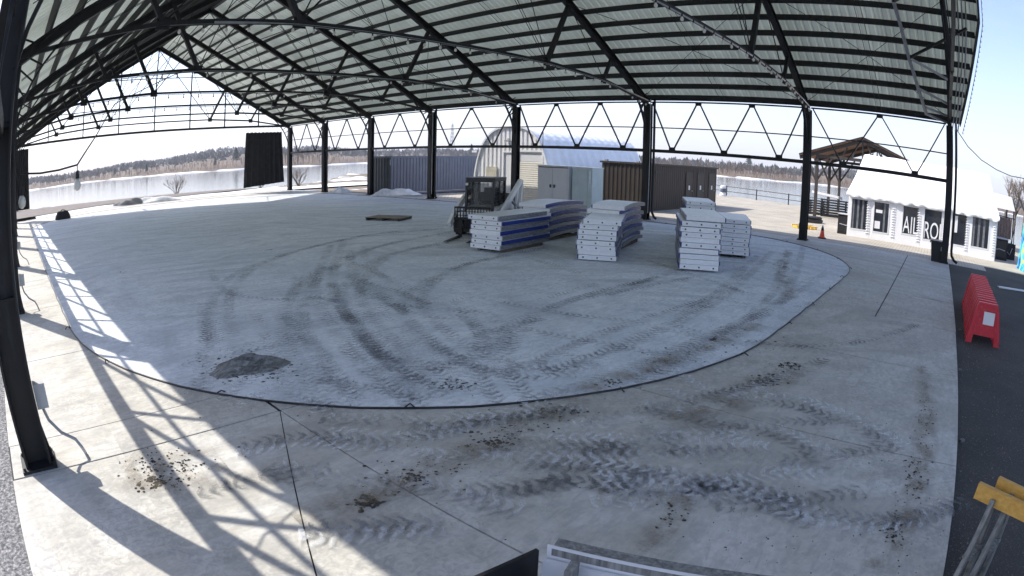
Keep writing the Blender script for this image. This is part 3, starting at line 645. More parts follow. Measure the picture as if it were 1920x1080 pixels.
# roof trusses
def roof_truss(i):
    x = FX[i]; mb = MB()
    for far in (0, 1):
        a = (x, yy(-.02, far), zr(-.02)); b = (x, RID, zr(RID))
        n_ = Vector((0, -SLP if far == 0 else SLP, 1)).normalized()
        mb.bar(a, b, .20, .05, n_); ofs = n_ * .13
        mb.bar(Vector(a) - ofs, Vector(b) - ofs, .03, .22, n_); mb.bar(Vector(a) - ofs * 1.9, Vector(b) - ofs * 1.9, .20, .04, n_)
    tr = mb.build('roof_truss', M['steel'], pav)
    for far in (0, 1):
        J1 = Vector((x, yy(7.35, far), 5.95)); J2 = Vector((x, yy(3.72, far), 5.78)); E0 = Vector((x, yy(.1, far), 5.25))
        MB().bar((x, yy(6.05, far), zr(6.05) - .1), J1, .15, .15).build('strut', M['steel'], tr)
        MB().bar((x, yy(3.08, far), zr(3.08) - .1), J2, .12, .12).build('strut', M['steel'], tr)
        mb = MB(); mb.bar(E0, J2, .10, .10); mb.bar(J2, J1, .11, .11); mb.build('bottom_chord', M['steel'], tr)
        mb = MB()
        for s_ in (-.05, .05): mb.tube([J1 + Vector((s_, 0, 0)), (x + s_, RID, zr(RID) - .3)], .016, 4)
        mb.tube([J1, (x, yy(9.1, far), zr(9.1) - .2)], .02, 4); mb.tube([J2, (x, yy(6.05, far), zr(6.05) - .2)], .02, 4)
        mb.build('tension_rod', M['steel'], tr)
        mb = MB()
        for J in (J1, J2): mb.box(J, (.03, .34, .30))
        split_build(mb, 'gusset', M['steel'], tr)
        # curved knee brace with lacing
        mb = MB(); cv = []
        for k in range(9):
            f = k / 8; cv.append(Vector((x, yy(.10 + 1.55 * f ** 1.9, far), 3.15 + (zr(1.65) - .25 - 3.15) * f ** .85)))
        for a, b in zip(cv, cv[1:]): mb.bar(a, b, .10, .05)
        for k in (3, 4, 5, 6):
            mb.bar(cv[k], (x, yy(.05, far), cv[k].z + .35), .05, .04)
        mb.build('knee_brace', M['steel'], tr)
    mb = MB(); mb.bar((x, 7.35, 5.95), (x, W - 7.35, 5.95), .09, .09); mb.build('tie_beam', M['steel'], tr)
    if i in (4, 5, 6):   # conduit strapped beside the tie
        MB().tube([(x + .12, 5.0, 5.80), (x + .12, 7.3, 5.86), (x + .12, W - 7.3, 5.86), (x + .12, W - 3.7, 5.70), (x + .12, W - .2, 5.32)], .028, 6).build('conduit', M['galv'], tr)
    return tr
for i in range(8): roof_truss(i)
# columns
def column(i, far):
    x = FX[i]; y = W if far else 0.0; mb = MB()
    for s_ in (-1, 1): mb.span((x - .15, y + s_ * .15 - .014, .03), (x + .15, y + s_ * .15 + .014, 5.2))
    mb.span((x - .012, y - .136, .03), (x + .012, y + .136, 5.19))
    for z in (1.6, 3.1): mb.span((x - .10, y - .135, z - .008), (x - .013, y + .135, z + .008)); mb.span((x + .013, y - .135, z - .008), (x + .10, y + .135, z + .008))
    c = mb.build('column', M['steel'], pav)
    mb = MB(); mb.span((x - .21, y - .22, .002), (x + .21, y + .22, .03))
    for sx in (-1, 1):
        for sy in (-1, 1): mb.lathe((x + sx * .175, y + sy * .19, .03), [(.018, 0), (.018, .03)], 6)
    mb.build('base_plate', M['steel'], c)
    mb = MB(); mb.extr([(x - .005, y + (-.16 if far else .16), .03), (x - .005, y + (-.21 if far else .21), .03), (x - .005, y + (-.16 if far else .16), .42)], (.01, 0, 0)); mb.build('gusset', M['steel'], c)
    if far and i in (1, 3, 5, 7):
        px_ = x + .30
        MB().tube([(px_, y + .05, 5.5), (px_, y + .05, .5), (px_ + .03, y + .05, .32), (px_ + .16, y - .03, .16), (px_ + .30, y - .1, .10)], .058, 8).build('downspout', M['steel'], c)
        if i in (3, 5): MB().tube([(px_ - .12, y - .10, 5.4), (px_ - .12, y - .10, .3)], .022, 6).build('conduit', M['galv'], c)
    if not far and i in (4, 5, 6):
        MB().box((x - .02, y + .24, .66), (.14, .14, .24)).build('junction_box', M['greybox'], c)
        mb = MB(); mb.tube([(x - .02, y + .23, .54), (x + .0, y + .27, .40), (x + .02, y + .38, .26), (x + .06, y + .52, .18), (x + .10, y + .57, .10), (x + .06, y + .60, .006)], .018, 7); mb.build('conduit', M['steel_grey'], c)
    if far and i in (6, 7): MB().box((x - .17, y - .02, .55), (.04, .14, .22)).build('junction_box', M['greybox'], c)
    return c
for i in range(8): column(i, 1)
for i in range(7): column(i, 0)
# eave trusses between columns
NB = [2, 2, 2, 2, 3, 3, 2]
for far in (0, 1):
    y = W if far else 0.0
    for i in range(7):
        a, b = FX[i] + .15, FX[i + 1] - .15; n_ = NB[i]; p = (FX[i + 1] - FX[i]) / n_
        e = MB().span((a, y - .07, 3.02), (b, y + .07, 3.16)).build('eave_truss', M['steel'], pav)
        MB().span((a, y - .035, 5.24), (b, y + .035, 5.30)).build('top_chord', M['steel'], e)
        MB().span((a, y - .025, 4.10), (b, y + .025, 4.145)).build('mid_rail', M['steel'], e)
        for k in range(n_):
            xl = FX[i] + (k + .5) * p
            for s_ in (-1, 1):
                xt = min(max(xl + s_ * p * .5, a + .02), b - .02)
                MB().bar((xl + s_ * .07, y, 3.17), (xt - s_ * .06, y, 5.23), .05, .07, (0, 1, 0)).build('diagonal', M['steel'], e)
            mb = MB(); mb.box((xl, y, 3.20), (.30, .03, .16)); mb.build('gusset', M['steel'], e)
            if k: mb = MB(); mb.box((xl - p / 2, y, 5.20), (.28, .03, .14)); mb.build('gusset', M['steel'], e)
# purlins along the roof
XE = 46.35
for far in (0, 1):
    for k in range(17):
        d = .10 + k * .742
        if d > RID - .1: continue
        n_ = Vector((0, -SLP if far == 0 else SLP, 1)).normalized()
        xe = XE if far == 0 else (46.0 + min(.85, .16 * d))
        c_ = Vector((0, yy(d, far), zr(d))) + n_ * .145
        mb = MB(); mb.bar(c_ + Vector((-.45, 0, 0)), c_ + Vector((xe - .06, 0, 0)), .075, .22, n_)
        mb.build('purlin', M['steel'], pav)
MB().bar((-.45, RID, zr(RID) + .02), (XE, RID, zr(RID) + .02), .18, .26).build('ridge_beam', M['steel'], pav)
# sag rods
for i in range(7):
    for far in (0, 1):
        xm = (FX[i] + FX[i + 1]) / 2; mb = MB()
        for s_ in (-.11, .11): mb.tube([(xm + s_, yy(.2, far), zr(.2) - .02), (xm + s_, yy(RID - .3, far), zr(RID - .3) - .02)], .011, 4)
        mb.build('sag_rod', M['steel'], pav)
for i in (1, 3, 5, 6):     # diagonal wind bracing
    for far in (0, 1):
        mb = MB(); a, b = FX[i], FX[i + 1]
        for (xa, da), (xb, db) in (((a, .5), (b, 6.1)), ((b, .5), (a, 6.1))): mb.tube([(xa, yy(da, far), zr(da) - .16), (xb, yy(db, far), zr(db) - .16)], .012, 4)
        mb.build('brace_rod', M['steel'], pav)
# ribbed roof sheets, one field per bay and slope
def roof_sheet(x0, x1, far, slant=False):
    mb = MB(); pit = .305; n_ = max(1, int(round((x1 - x0) / pit))); pit = (x1 - x0) / n_
    nv = Vector((0, -SLP if far == 0 else SLP, 1)).normalized()
    cols = []
    for k in range(n_):
        xx = x0 + k * pit
        for fx, hz in ((0, 0), (.62, 0), (.72, .032), (.90, .032)): cols.append((xx + fx * pit, hz))
    cols.append((x1, 0))
    for xx, hz in cols:
        dlo = -.06
        if slant and xx > 46.0: dlo = max(-.06, (xx - 46.0) / .16)
        for d in (dlo, RID * .5, RID): mb.v.append(tuple(Vector((xx, yy(d, far), zr(d))) + nv * (.262 + hz)))
    mb.f = [(c * 3 + r, (c + 1) * 3 + r, (c + 1) * 3 + r + 1, c * 3 + r + 1) for c in range(len(cols) - 1) for r in range(2)]
    o = mb.build('roof_sheet', M['roof'], pav); return o
for far in (0, 1):
    ed = [-.55] + [(FX[i]) for i in range(1, 7)]
    for i in range(6): roof_sheet(ed[i] if i == 0 else FX[i], FX[i + 1], far)
    roof_sheet(FX[6], 46.85 if far else XE, far, bool(far))
# verge boards and eave gutters
for far in (0, 1):
    nv = Vector((0, -SLP if far == 0 else SLP, 1)).normalized()
    mb = MB()
    if far: a = Vector((46.0, yy(-.05, 1), zr(-.05))); b = Vector((46.86, yy(5.3, 1), zr(5.3))); c_ = Vector((46.86, RID, zr(RID)))
    else: a = Vector((XE, yy(-.05, 0), zr(-.05))); b = Vector((XE, yy(5.3, 0), zr(5.3))); c_ = Vector((XE, RID, zr(RID)))
    mb.bar(a + nv * .13, b + nv * .13, .04, .30, nv); mb.bar(b + nv * .13, c_ + nv * .13, .04, .30, nv); mb.build('verge_board', M['steel'], pav)
    mb = MB(); a = Vector((-.58, yy(-.05, far), zr(-.05))); mb.bar(a + nv * .13, Vector((-.58, RID, zr(RID))) + nv * .13, .04, .28, nv); mb.build('verge_board', M['steel'], pav)
    yg = yy(-.13, far); MB().span((-.5, yg - .05, 5.36), (46.0, yg + .05, 5.47)).build('gutter', M['steel'], pav)
# far gable: beam, posts, girts
g = MB().span((FX[0] - .06, .16, 5.22), (FX[0] + .06, W - .16, 5.38)).build('gable_beam', M['steel'], pav)
for k in range(-3, 4):
    y = RID + k * 3.05; top = zr(min(y, W - y)) - .2
    MB().span((-.05, y - .04, 5.385), (.05, y + .04, top)).build('gable_post', M['steel'], g)
for z in (7.15, 9.3):
    d0 = (z - Z0) / SLP + .3; MB().span((-.115, d0, z - .03), (-.055, W - d0, z + .03)).build('girt', M['steel'], g)
# bracing truss under the roof at the near gable end (pale underside)
mb = MB(); P = [Vector((43.75, 18.3, 8.2)), Vector((43.97, 20.7, 6.93)), Vector((44.2, 22.2, 6.16)), Vector((44.47, 23.6, 5.45))]
for a, b in zip(P, P[1:]): mb.bar(a, b, .12, .10)
br = mb.build('end_brace', M['steel_grey'], pav)
for a, b in ((P[1], (45.45, 21.4, 6.5)), (P[2], (45.45, 22.9, 5.85)), (P[3] + Vector((0, -.4, .2)), (45.45, 23.7, 5.5)), (P[0], (45.4, 17.0, 8.6)), (P[1], (46.3, 18.9, 7.8)), (P[3], (45.4, 24.1, 5.3))):
    MB().bar(a, b, .08, .08).build('brace_strut', M['steel_grey'] if b[1] > 20 else M['steel'], br)
# vertical conduits and rolled weather curtain bundle at the near gable corner
mb = MB()
for k in range(3):
    mb.tube([(45.62 + .12 * k, 24.0 - .2 * k, 5.0), (45.75 + .14 * k, 22.6 - .2 * k, 6.0), (45.95 + .13 * k, 20.4 - .15 * k, 7.1), (46.05 + .15 * k, 18.0, 8.45)], .025, 6)
mb.build('conduit', M['galv'], pav)

# ---- curtains hanging in the far gable
def curtain(y0, y1, ztop, zb0, zb1, label, flare=.0, x=.28):
    t_ = thing('curtain', label, 'curtain', (x, (y0 + y1) / 2, zb0), 'black curtains in the far gable')
    mb = MB(); N, K = 60, 10
    for s_ in (0, 1):
        for k in range(K + 1):
            f = k / K
            for i in range(N + 1):
                g_ = i / N; y = y0 + (y1 - y0) * g_ + (g_ - .5) * flare * f
                zb = zb0 + (zb1 - zb0) * g_
                zt = ztop + .05 * abs(math.sin(g_ * 30)) * (1 - f)
                z = zt + (zb - zt) * f
                amp = .05 + .05 * f
                xx = x + amp * math.sin(g_ * 44 + .8 * math.sin(g_ * 9)) + .04 * math.sin(g_ * 11 + f * 2) + s_ * .015
                mb.v.append((xx, y, z))
    S = (N + 1) * (K + 1)
    for s_ in (0, 1):
        for k in range(K):
            for i in range(N):
                q_ = (s_ * S + k * (N + 1) + i, s_ * S + k * (N + 1) + i + 1, s_ * S + (k + 1) * (N + 1) + i + 1, s_ * S + (k + 1) * (N + 1) + i); mb.f.append(q_ if s_ else q_[::-1])
    for i in range(N): mb.f.append((K * (N + 1) + i, K * (N + 1) + i + 1, S + K * (N + 1) + i + 1, S + K * (N + 1) + i))
    mb.build('cloth', M['blackcloth'], t_, smooth=True)
    mb = MB()
    for i in range(9):
        y = y0 + (y1 - y0) * i / 8; mb.tube([(x, y, ztop + .02), (x - .1, y, 5.30)], .008, 4)
    split_build(mb, 'tie', M['hose'], t_)
curtain(20.05, 23.35, 4.78, .46, .74, 'wide black curtain hanging beside the far corner column', .45)
curtain(-.05, 1.25, 5.02, .84, .84, 'narrow black curtain at the far left gable corner', .25)

# ---- string lights
def string_light(name, pts, label, n, group='strings of bulbs under the roof', sag=.0, size=.05, mat='hose', drop=.09):
    P = [Vector(p) for p in pts]; seg = [(b - a).length for a, b in zip(P, P[1:])]; L = sum(seg)
    def at(s_):
        for a, b, l_ in zip(P, P[1:], seg):
            if s_ <= l_ or b is P[-1]:
                f = min(1, s_ / l_); q_ = a.lerp(b, f); q_.z -= sag * 4 * f * (1 - f); return q_
            s_ -= l_
    t_ = thing(name, label, 'string lights', tuple(P[0]), group)
    MB().tube([at(L * i / (n * 2)) for i in range(n * 2 + 1)], .012 if size < .06 else .014, 4).build('cable', M[mat], t_)
    o = Vector(ORG[t_.name])
    sk = MB().lathe((0, 0, 0), [(.012, 0), (.016, -.01), (.016, -.05), (.02, -.055)], 6)
    sm = sk.mesh('socket', M['hose']); k_ = size / .05
    bm_ = MB().lathe((0, 0, 0), [(.010, -.05), (.026, -.075), (.034, -.10), (.030, -.125), (.012, -.142)], 8); bmesh_ = bm_.mesh('bulb', M['bulb'], smooth=True)
    for i in range(n):
        p = at(L * (i + .5) / n) - o
        s1 = bpy.data.objects.new('socket', sm); COL.objects.link(s1); s1.parent = t_; s1.location = p - Vector((0, 0, .012)); s1.scale = (k_,) * 3
        b1 = bpy.data.objects.new('bulb', bmesh_); COL.objects.link(b1); b1.parent = t_; b1.location = p - Vector((0, 0, .012)); b1.scale = (k_,) * 3
NM = {3: 'fourth truss from the far gable', 4: 'fifth truss from the far gable', 5: 'sixth truss from the far gable', 6: 'seventh truss from the far gable', 2: 'third truss from the far gable'}
for i in (2, 3, 4, 5, 6):
    x = FX[i] + .2
    string_light('string_lights', [(x, 3.8, 5.66), (x, 7.35, 5.84), (x, W - 7.35, 5.84), (x, W - 3.72, 5.68), (x, W - .3, 5.2)], 'string of white bulbs under the ' + NM[i], 34 if i > 3 else 26, size=.062)
string_light('string_lights', [(46.12, 24.7, 5.05), (46.98, 19.1, 8.1), (46.98, 14, 10.75)], 'string of small bulbs along the near roof verge', 46, size=.035)
lpc = [OX(38, 326, FX[6] - .1), OX(75, 325, FX[6] - .3), OX(110, 319, FX[6] - .4), OX(145, 309, FX[6] - .55), OX(180, 255, 36.5), OX(215, 195, 33.5), Vector((FX[5], 7.3, 5.85))]
lt = thing('festoon_cable', 'slack cable with two large bulbs looping from the nearest left column', 'string lights', tuple(lpc[0]))
MB().tube(lpc, .010, 5).build('cable', M['hose'], lt)
for p in (lpc[3], lpc[0] + Vector((.02, .02, -.06))):
    MB().tube([p, p - Vector((0, 0, .06))], .006, 5).build('lead', M['hose'], lt)
    MB().lathe(p - Vector((0, 0, .06)), [(.014, 0), (.022, -.01), (.024, -.07), (.028, -.075)], 10).build('socket', M['hose'], lt)
    MB().lathe(p - Vector((0, 0, .06)), [(.018, -.075), (.034, -.10), (.044, -.14), (.036, -.175), (.012, -.195)], 12).build('bulb', M['bulb'], lt, True)
# utility cable sagging from the gable corner to the right
pA = Vector((46.0, 24.6, 5.1)); pB = OY(1925, 336, 33.0); pC = pB + (pB - OY(1860, 310, 30.5)) * 2.0
cb = [OY(1793, 242, 24.7), OY(1815, 275, 26.0), OY(1840, 300, 27.6), OY(1868, 318, 29.5), OY(1895, 330, 31.5), OY(1922, 335, 33.5), OY(1950, 333, 36)]
tag(MB().tube(cb, .022, 5).build('utility_cable', M['hose'], org=tuple(cb[0])), 'black cable sagging from the roof corner out to the right', 'cable')

# ================================================================== rink boards in stacks
BL, BW, BT = 2.44, 1.02, .124
def board_meshes(arch, seed):
    """one dasher board lying flat: x along its length, y across, z up; white skin, blue cap on one long edge, aluminium rail on the other"""
    N = 10 if arch else 2
    def zc(x): return arch * (1 - (2 * x / BL) ** 2)
    def strip(y0, y1, z0, z1, x0=-BL / 2, x1=BL / 2):
        mb = MB()
        for i in range(N + 1):
            x = x0 + (x1 - x0) * i / N
            for y, z in ((y0, z0), (y1, z0), (y1, z1), (y0, z1)): mb.v.append((x, y, z + zc(x)))
        for i in range(N):
            for k in range(4): mb.f.append((i * 4 + k, (i + 1) * 4 + k, (i + 1) * 4 + (k + 1) % 4, i * 4 + (k + 1) % 4))
        mb.f += [(0, 1, 2, 3), (N * 4 + 3, N * 4 + 2, N * 4 + 1, N * 4)]
        return mb
    h = BW / 2; skin = strip(-h + .03, h - .03, .004, BT - .004)
    cap = strip(h - .03, h, .012, BT - .012); rail = strip(-h, -h + .03, .008, BT - .008)
    ends = MB()
    for s_ in (-1, 1):
        x = s_ * (BL / 2 + .004)
        for y in (-.36, 0, .36): ends.box((x, y, BT / 2), (.014, .035, .035))
    return [('skin', skin.mesh('skin', M['board'])), ('blue_cap', cap.mesh('blue_cap', M['blue'])), ('rail', rail.mesh('rail', M['rail'])), ('bolt', ends.mesh('bolt', M['hose']))]
FLAT = board_meshes(0, 1); ARCH = board_meshes(.06, 2)
ORD = ['lowest', 'second', 'third', 'fourth', 'fifth', 'sixth', 'seventh', 'eighth', 'ninth', 'tenth', 'eleventh', 'twelfth']
def stack(corner, along, n, desc, arch=False, base=.11, jitter=.03, seed=1, tops=None, flip0=0, group=None):
    """corner: ground point of the near end's left corner; along: unit vector of the length; boards extend to the right of it"""
    rr = random.Random(seed); al = Vector((along[0], along[1], 0)).normalized(); ac = Vector((al.y, -al.x, 0)); ang = math.atan2(al.y, al.x)
    c0 = Vector((corner[0], corner[1], 0)) + al * (BL / 2) + ac * (BW / 2)
    z = base
    for k in range(n):
        pos = 'topmost' if k == n - 1 else ORD[k]
        t_ = thing('rink_board', ('%s rink board, %s in the %s' if k in (0, n - 1) else '%s rink board, %s up in the %s') % ('curved' if arch else 'flat white', pos, desc), 'rink board', group=group or 'rink boards in the ' + desc)
        off = al * rr.uniform(-jitter, jitter) * 1.5 + ac * rr.uniform(-jitter, jitter) * .8
        if tops and k in tops: off += al * tops[k][0] + ac * tops[k][1]
        t_.location = c0 + off + Vector((0, 0, z)); fl = (k + flip0) % 2
        t_.rotation_euler = (0, 0, ang + (math.pi if fl else 0) + rr.uniform(-.014, .014))
        for nm, me in (ARCH if arch else FLAT):
            if nm == 'bolt' and rr.random() < .45: continue
            o = bpy.data.objects.new(nm, me); COL.objects.link(o); o.parent = t_
            if nm == 'bolt': o['kind'] = 'stuff'
        z += BT + rr.choice((.001, .002, .004, .012))
    # timber skids under the stack
    s_ = thing('pallet', 'low timber pallet under the ' + desc, 'pallet', tuple(c0), 'pallets under board stacks')
    M4 = Matrix.Translation(c0) @ Matrix.Rotation(ang, 4, 'Z')
    for y in (-.38, 0, .38): MB().box((0, y, .045), (BL * .82, .09, .085)).xf(M4).build('bearer', M['pallet'], s_)
    for x in (-.85, -.42, 0, .42, .85): MB().box((x, 0, .0975), (.12, BW * .9, .018)).xf(M4).build('slat', M['pallet'], s_)
    return z
def d2(a, b): return Vector((b[0] - a[0], b[1] - a[1], 0)).normalized()
s1a, s1b, s1c = G(881, 470), G(938, 475), G(1026, 457)
stack(s1a, d2(s1b, s1c), 7, 'blue striped stack in front of the loader', seed=3, tops={6: (-.05, -.10)}, flip0=0, base=.10)
s3a, s3b = G(1080, 488), G(1155, 493); v3 = d2(s3a, s3b)
stack(s3a, Vector((-v3.y, v3.x, 0)), 8, 'tidy stack in the middle', seed=5, jitter=.035, tops={7: (.10, .10), 6: (.04, .02)}, base=.03)
s5a, s5b = G(1271, 508), G(1350, 511); v5 = d2(s5a, s5b)
stack(s5a, Vector((-.47, .88, 0)), 10, 'tall right hand stack facing the camera', seed=8, jitter=.02, tops={9: (.12, .10)}, base=.06)
s6a = G(1353, 488); v6 = d2(G(1353, 488), G(1402, 487))
stack(G(1404, 487) - Vector((.917, .399, 0)) * 1.02, Vector((-.40, .92, 0)), 8, 'shaded stack at the far right', seed=11, jitter=.04, base=.10, flip0=1)
s2a = G(1022, 453); stack(s2a - Vector((.95, 0, 0)), Vector((-.12, 1, 0)), 8, 'curved stack behind the blue striped one', True, seed=13, jitter=.05, base=.10, tops={7: (-.1, -.12)})
s4a = G(1168, 469); stack(s4a - Vector((.95, .42, 0)), Vector((-.27, 1, 0)), 9, 'curved stack behind the tidy one', True, seed=17, jitter=.06, base=.10, tops={8: (.05, .1), 7: (-.1, -.05)})
s7 = G(1290, 470); stack((s7.x - .75, s7.y + 1.3), Vector((-.46, .88, 0)), 10, 'half hidden stack behind the tall one', seed=19, jitter=.05, base=.10, tops={9: (.5, 0)})

# flat mat / pallet lying alone on the rink floor
pm = thing('pallet', 'low dark pallet lying alone on the rink floor', 'pallet', tuple(G(729, 411)), 'pallet alone on the floor')
ca, cb_, cc, cdd = G(699, 411), G(736, 417), G(761, 412), G(722, 406); cen = (ca + cb_ + cc + cdd) / 4; u1 = (cb_ - ca).normalized(); u2 = (cdd - ca).normalized()
an = math.atan2(u2.y, u2.x); M4 = Matrix.Translation(cen) @ Matrix.Rotation(an, 4, 'Z')
for y in (-.72, 0, .72): MB().box((0, y, .05), (1.15, .09, .09)).xf(M4).build('bearer', M['steel'], pm)
for k in range(7): MB().box((-.51 + k * .17, 0, .108), (.13, 1.6, .022)).xf(M4).build('slat', M['wood'] if k % 3 else M['pallet'], pm)

# ================================================================== compact loader with pallet forks
fd = Vector((.41, -.91, 0)).normalized(); car = G(878, 449)
lo = car - fd * 1.62; LA = math.atan2(fd.y, fd.x)
ld = thing('skid_steer_loader', 'white compact loader with black cab and raised pallet forks', 'loader', (lo.x, lo.y, 0))
LM = Matrix.Translation((lo.x, lo.y, 0)) @ Matrix.Rotation(LA, 4, 'Z') @ Matrix.Diagonal((.96, .98, .94, 1))
def lp(mb, name, mat, parent=None, smooth=False): return mb.xf(LM).build(name, M[mat], parent or ld, smooth)
body = lp(MB().extr([(-1.35, -.52, .28), (.95, -.52, .28), (1.0, -.52, .62), (.6, -.52, .95), (-1.35, -.52, 1.15), (-1.55, -.52, 1.0), (-1.55, -.52, .45)], (0, 1.04, 0)), 'body', 'machine')
lp(MB().extr([(-1.62, -.50, .5), (-.62, -.50, 1.08), (-.62, -.50, 1.42), (-1.45, -.50, 1.32), (-1.64, -.50, 1.1)], (0, 1.0, 0)), 'engine_cover', 'blackplastic')
for s_ in (-1, 1):
    for x in (-.72, .48):
        w = lp(MB().lathe((x, s_ * .70, .40), [(.22, -.14), (.38, -.14), (.40, -.10), (.40, .10), (.38, .14), (.22, .14)], 20, 'Y'), 'wheel', 'rubber', smooth=False)
        mb = MB()
        for k in range(16):
            a = k * math.pi / 8; mb.box((x + .40 * math.cos(a), s_ * .70, .40 + .40 * math.sin(a)), (.05, .26, .06), ry=-a)
        lp(mb, 'tread', 'rubber', w); lp(MB().lathe((x, s_ * .70, .40), [(.05, -.15), (.215, -.11), (.215, .11), (.05, .15)], 14, 'Y'), 'rim', 'machine', w)
    # lift arm
    arm = MB(); path = [(-1.50, 1.72), (-1.25, 1.80), (.35, 1.05), (.95, .72), (1.28, .40)]
    for (xa, za), (xb, zb) in zip(path, path[1:]): arm.bar((xa, s_ * .80, za), (xb, s_ * .80, zb), .10, .22)
    am = lp(arm, 'lift_arm', 'machine')
    lp(MB().bar((-1.45, s_ * .80, 1.72), (-1.22, s_ * .80, .75), .10, .20), 'upright', 'machine', am)
    lp(MB().bar((-.98, s_ * .80, 1.62), (-.72, s_ * .80, .85), .07, .14), 'link', 'machine', am)
    lp(MB().tube([(-1.2, s_ * .80, .8), (-.1, s_ * .80, 1.22)], .045, 8), 'cylinder', 'steel_grey', am)
    lp(MB().span((.55, s_ * .52 - .10, .62), (1.02, s_ * .52 + .10, .80)), 'fender', 'machine')
cab = MB()
for sx, sy in ((.62, -.46), (.62, .46), (-.55, -.46), (-.55, .46)): cab.bar((sx + (.12 if sx > 0 else 0), sy, .72), (sx, sy, 1.90), .07, .09)
for sy in (-.46, .46): cab.bar((.62, sy, 1.90), (-.6, sy, 1.90), .08, .08); cab.bar((.72, sy, .75), (-.55, sy, .98), .06, .08); cab.bar((.05, sy, .88), (.05, sy, 1.88), .05, .05)
cab.bar((.62, -.46, 1.88), (.62, .46, 1.88), .08, .10); cab.bar((-.58, -.46, 1.88), (-.58, .46, 1.88), .08, .10); cab.bar((.73, -.44, .76), (.73, .44, .76), .06, .10)
cb2 = lp(cab, 'cab_frame', 'blackplastic')
lp(MB().span((-.62, -.50, 1.93), (.66, .50, 1.985)), 'cab_roof', 'blackplastic', cb2)
lp(MB().add([(.70, -.42, .85), (.70, .42, .85), (.63, .42, 1.80), (.63, -.42, 1.80), (.69, -.42, .85), (.69, .42, .85), (.62, .42, 1.80), (.62, -.42, 1.80)], [(0, 1, 2, 3), (7, 6, 5, 4)]), 'windscreen', 'clear', cb2)
for s_ in (-1, 1):
    mb = MB()
    for k in range(9): mb.bar((-.48 + k * .125, s_ * .47, 1.0), (-.48 + k * .125, s_ * .47, 1.86), .012, .012)
    for k in range(6): mb.bar((-.5, s_ * .47, 1.05 + k * .15), (.58, s_ * .47, 1.05 + k * .15), .012, .012)
    lp(mb, 'side_screen', 'blackplastic', cb2)
for s_ in (-1, 1): lp(MB().span((-.5, s_ * .445 - .005, 1.0), (.58, s_ * .445 + .005, 1.86)), 'side_window', 'clear', cb2)
st = MB(); st.box((-.25, 0, 1.02), (.5, .5, .14)); st.box((-.48, 0, 1.32), (.12, .48, .55), ry=-.15); lp(st, 'seat', 'blackcloth', cb2)
for s_ in (-1, 1): lp(MB().lathe((.78, s_ * .40, 1.76), [(.03, 0), (.05, .02), (.05, .05)], 8, 'X'), 'work_light', 'bulb', cb2)
# fork carriage and forks
fr = MB()
fr.span((1.34, -.60, .20), (1.42, .60, .30)); fr.span((1.34, -.60, .60), (1.42, .60, .68)); fr.span((1.34, -.60, .98), (1.40, .60, 1.04))
for k in range(13): fr.span((1.36, -.59 + k * .0975 - .012, .30), (1.385, -.59 + k * .0975 + .012, .98))
for k in range(5): fr.span((1.362, -.59, .36 + k * .13 - .01), (1.383, .59, .36 + k * .13 + .01))
fr.span((1.25, -.30, .24), (1.34, .30, .60)); cg = lp(fr, 'fork_carriage', 'steel')
for y in (-.36, .36): lp(MB().extr([(1.42, y - .06, .62), (1.47, y - .06, .62), (1.47, y - .06, .09), (2.70, y - .06, .055), (2.70, y - .06, .04), (1.42, y - .06, .04)], (0, .12, 0)), 'fork', 'steel', cg)

# ================================================================== buildings beyond the far row of columns
def ribbed(mb, p0, p1, z0, z1, pit, depth, nrm, duty=.5):
    """vertical ribbed wall from p0 to p1 (xy), ribs standing out along nrm"""
    p0 = Vector((p0[0], p0[1], 0)); p1 = Vector((p1[0], p1[1], 0)); L = (p1 - p0).length; n = max(1, int(L / pit)); nr = Vector((nrm[0], nrm[1], 0)); pr = []
    for k in range(n):
        for f, h in ((0, 0), (.5 - duty * .4, 0), (.5 - duty * .2, 1), (.5 + duty * .3, 1), (.5 + duty * .5, 0)): pr.append(((k + f) / n, h))
    pr.append((1, 0)); b = len(mb.v)
    for f, h in pr:
        q_ = p0.lerp(p1, f) + nr * (h * depth)
        z1_ = z1(f) if callable(z1) else z1
        mb.v += [(q_.x, q_.y, z0), (q_.x, q_.y, z1_)]
    mb.f += [(b + 2 * i, b + 2 * i + 2, b + 2 * i + 3, b + 2 * i + 1) for i in range(len(pr) - 1)]
    return mb
# slate shipping container
X0, X1, Y0, Y1, HZ = 10.55, 12.98, 25.0, 37.2, 2.59
ct = thing('shipping_container', 'long slate blue shipping container standing end on to the far columns', 'container', ((X0 + X1) / 2, Y0, -.05))
w_ = ribbed(MB(), (X1 - .05, Y0 + .12), (X1 - .05, Y1 - .12), .12, HZ - .12, .278, .036, (1, 0)).build('side_wall', M['slate'], ct)
ribbed(MB(), (X0 + .05, Y1 - .12), (X0 + .05, Y0 + .12), .12, HZ - .12, .278, .036, (-1, 0)).build('side_wall', M['slate'], ct)
ribbed(MB(), (X0 + .1, Y0 + .08), (X1 - .1, Y0 + .08), .12, HZ - .12, .3, .05, (0, -1)).build('end_wall', M['slate_dark'], ct)
MB().span((X0 + .1, Y1 - .1, .12), (X1 - .1, Y1 - .05, HZ - .12)).build('end_wall', M['slate_dark'], ct)
MB().span((X0 + .03, Y0 + .03, HZ - .05), (X1 - .03, Y1 - .03, HZ - .02)).build('roof', M['slate_dark'], ct)
mb = MB()
for x in (X0 + .06, X1 - .06):
    for y in (Y0 + .06, Y1 - .06): mb.span((x - .06, y - .06, -.05), (x + .06, y + .06, HZ))
split_build(mb, 'corner_post', M['slate'], ct)
mb = MB()
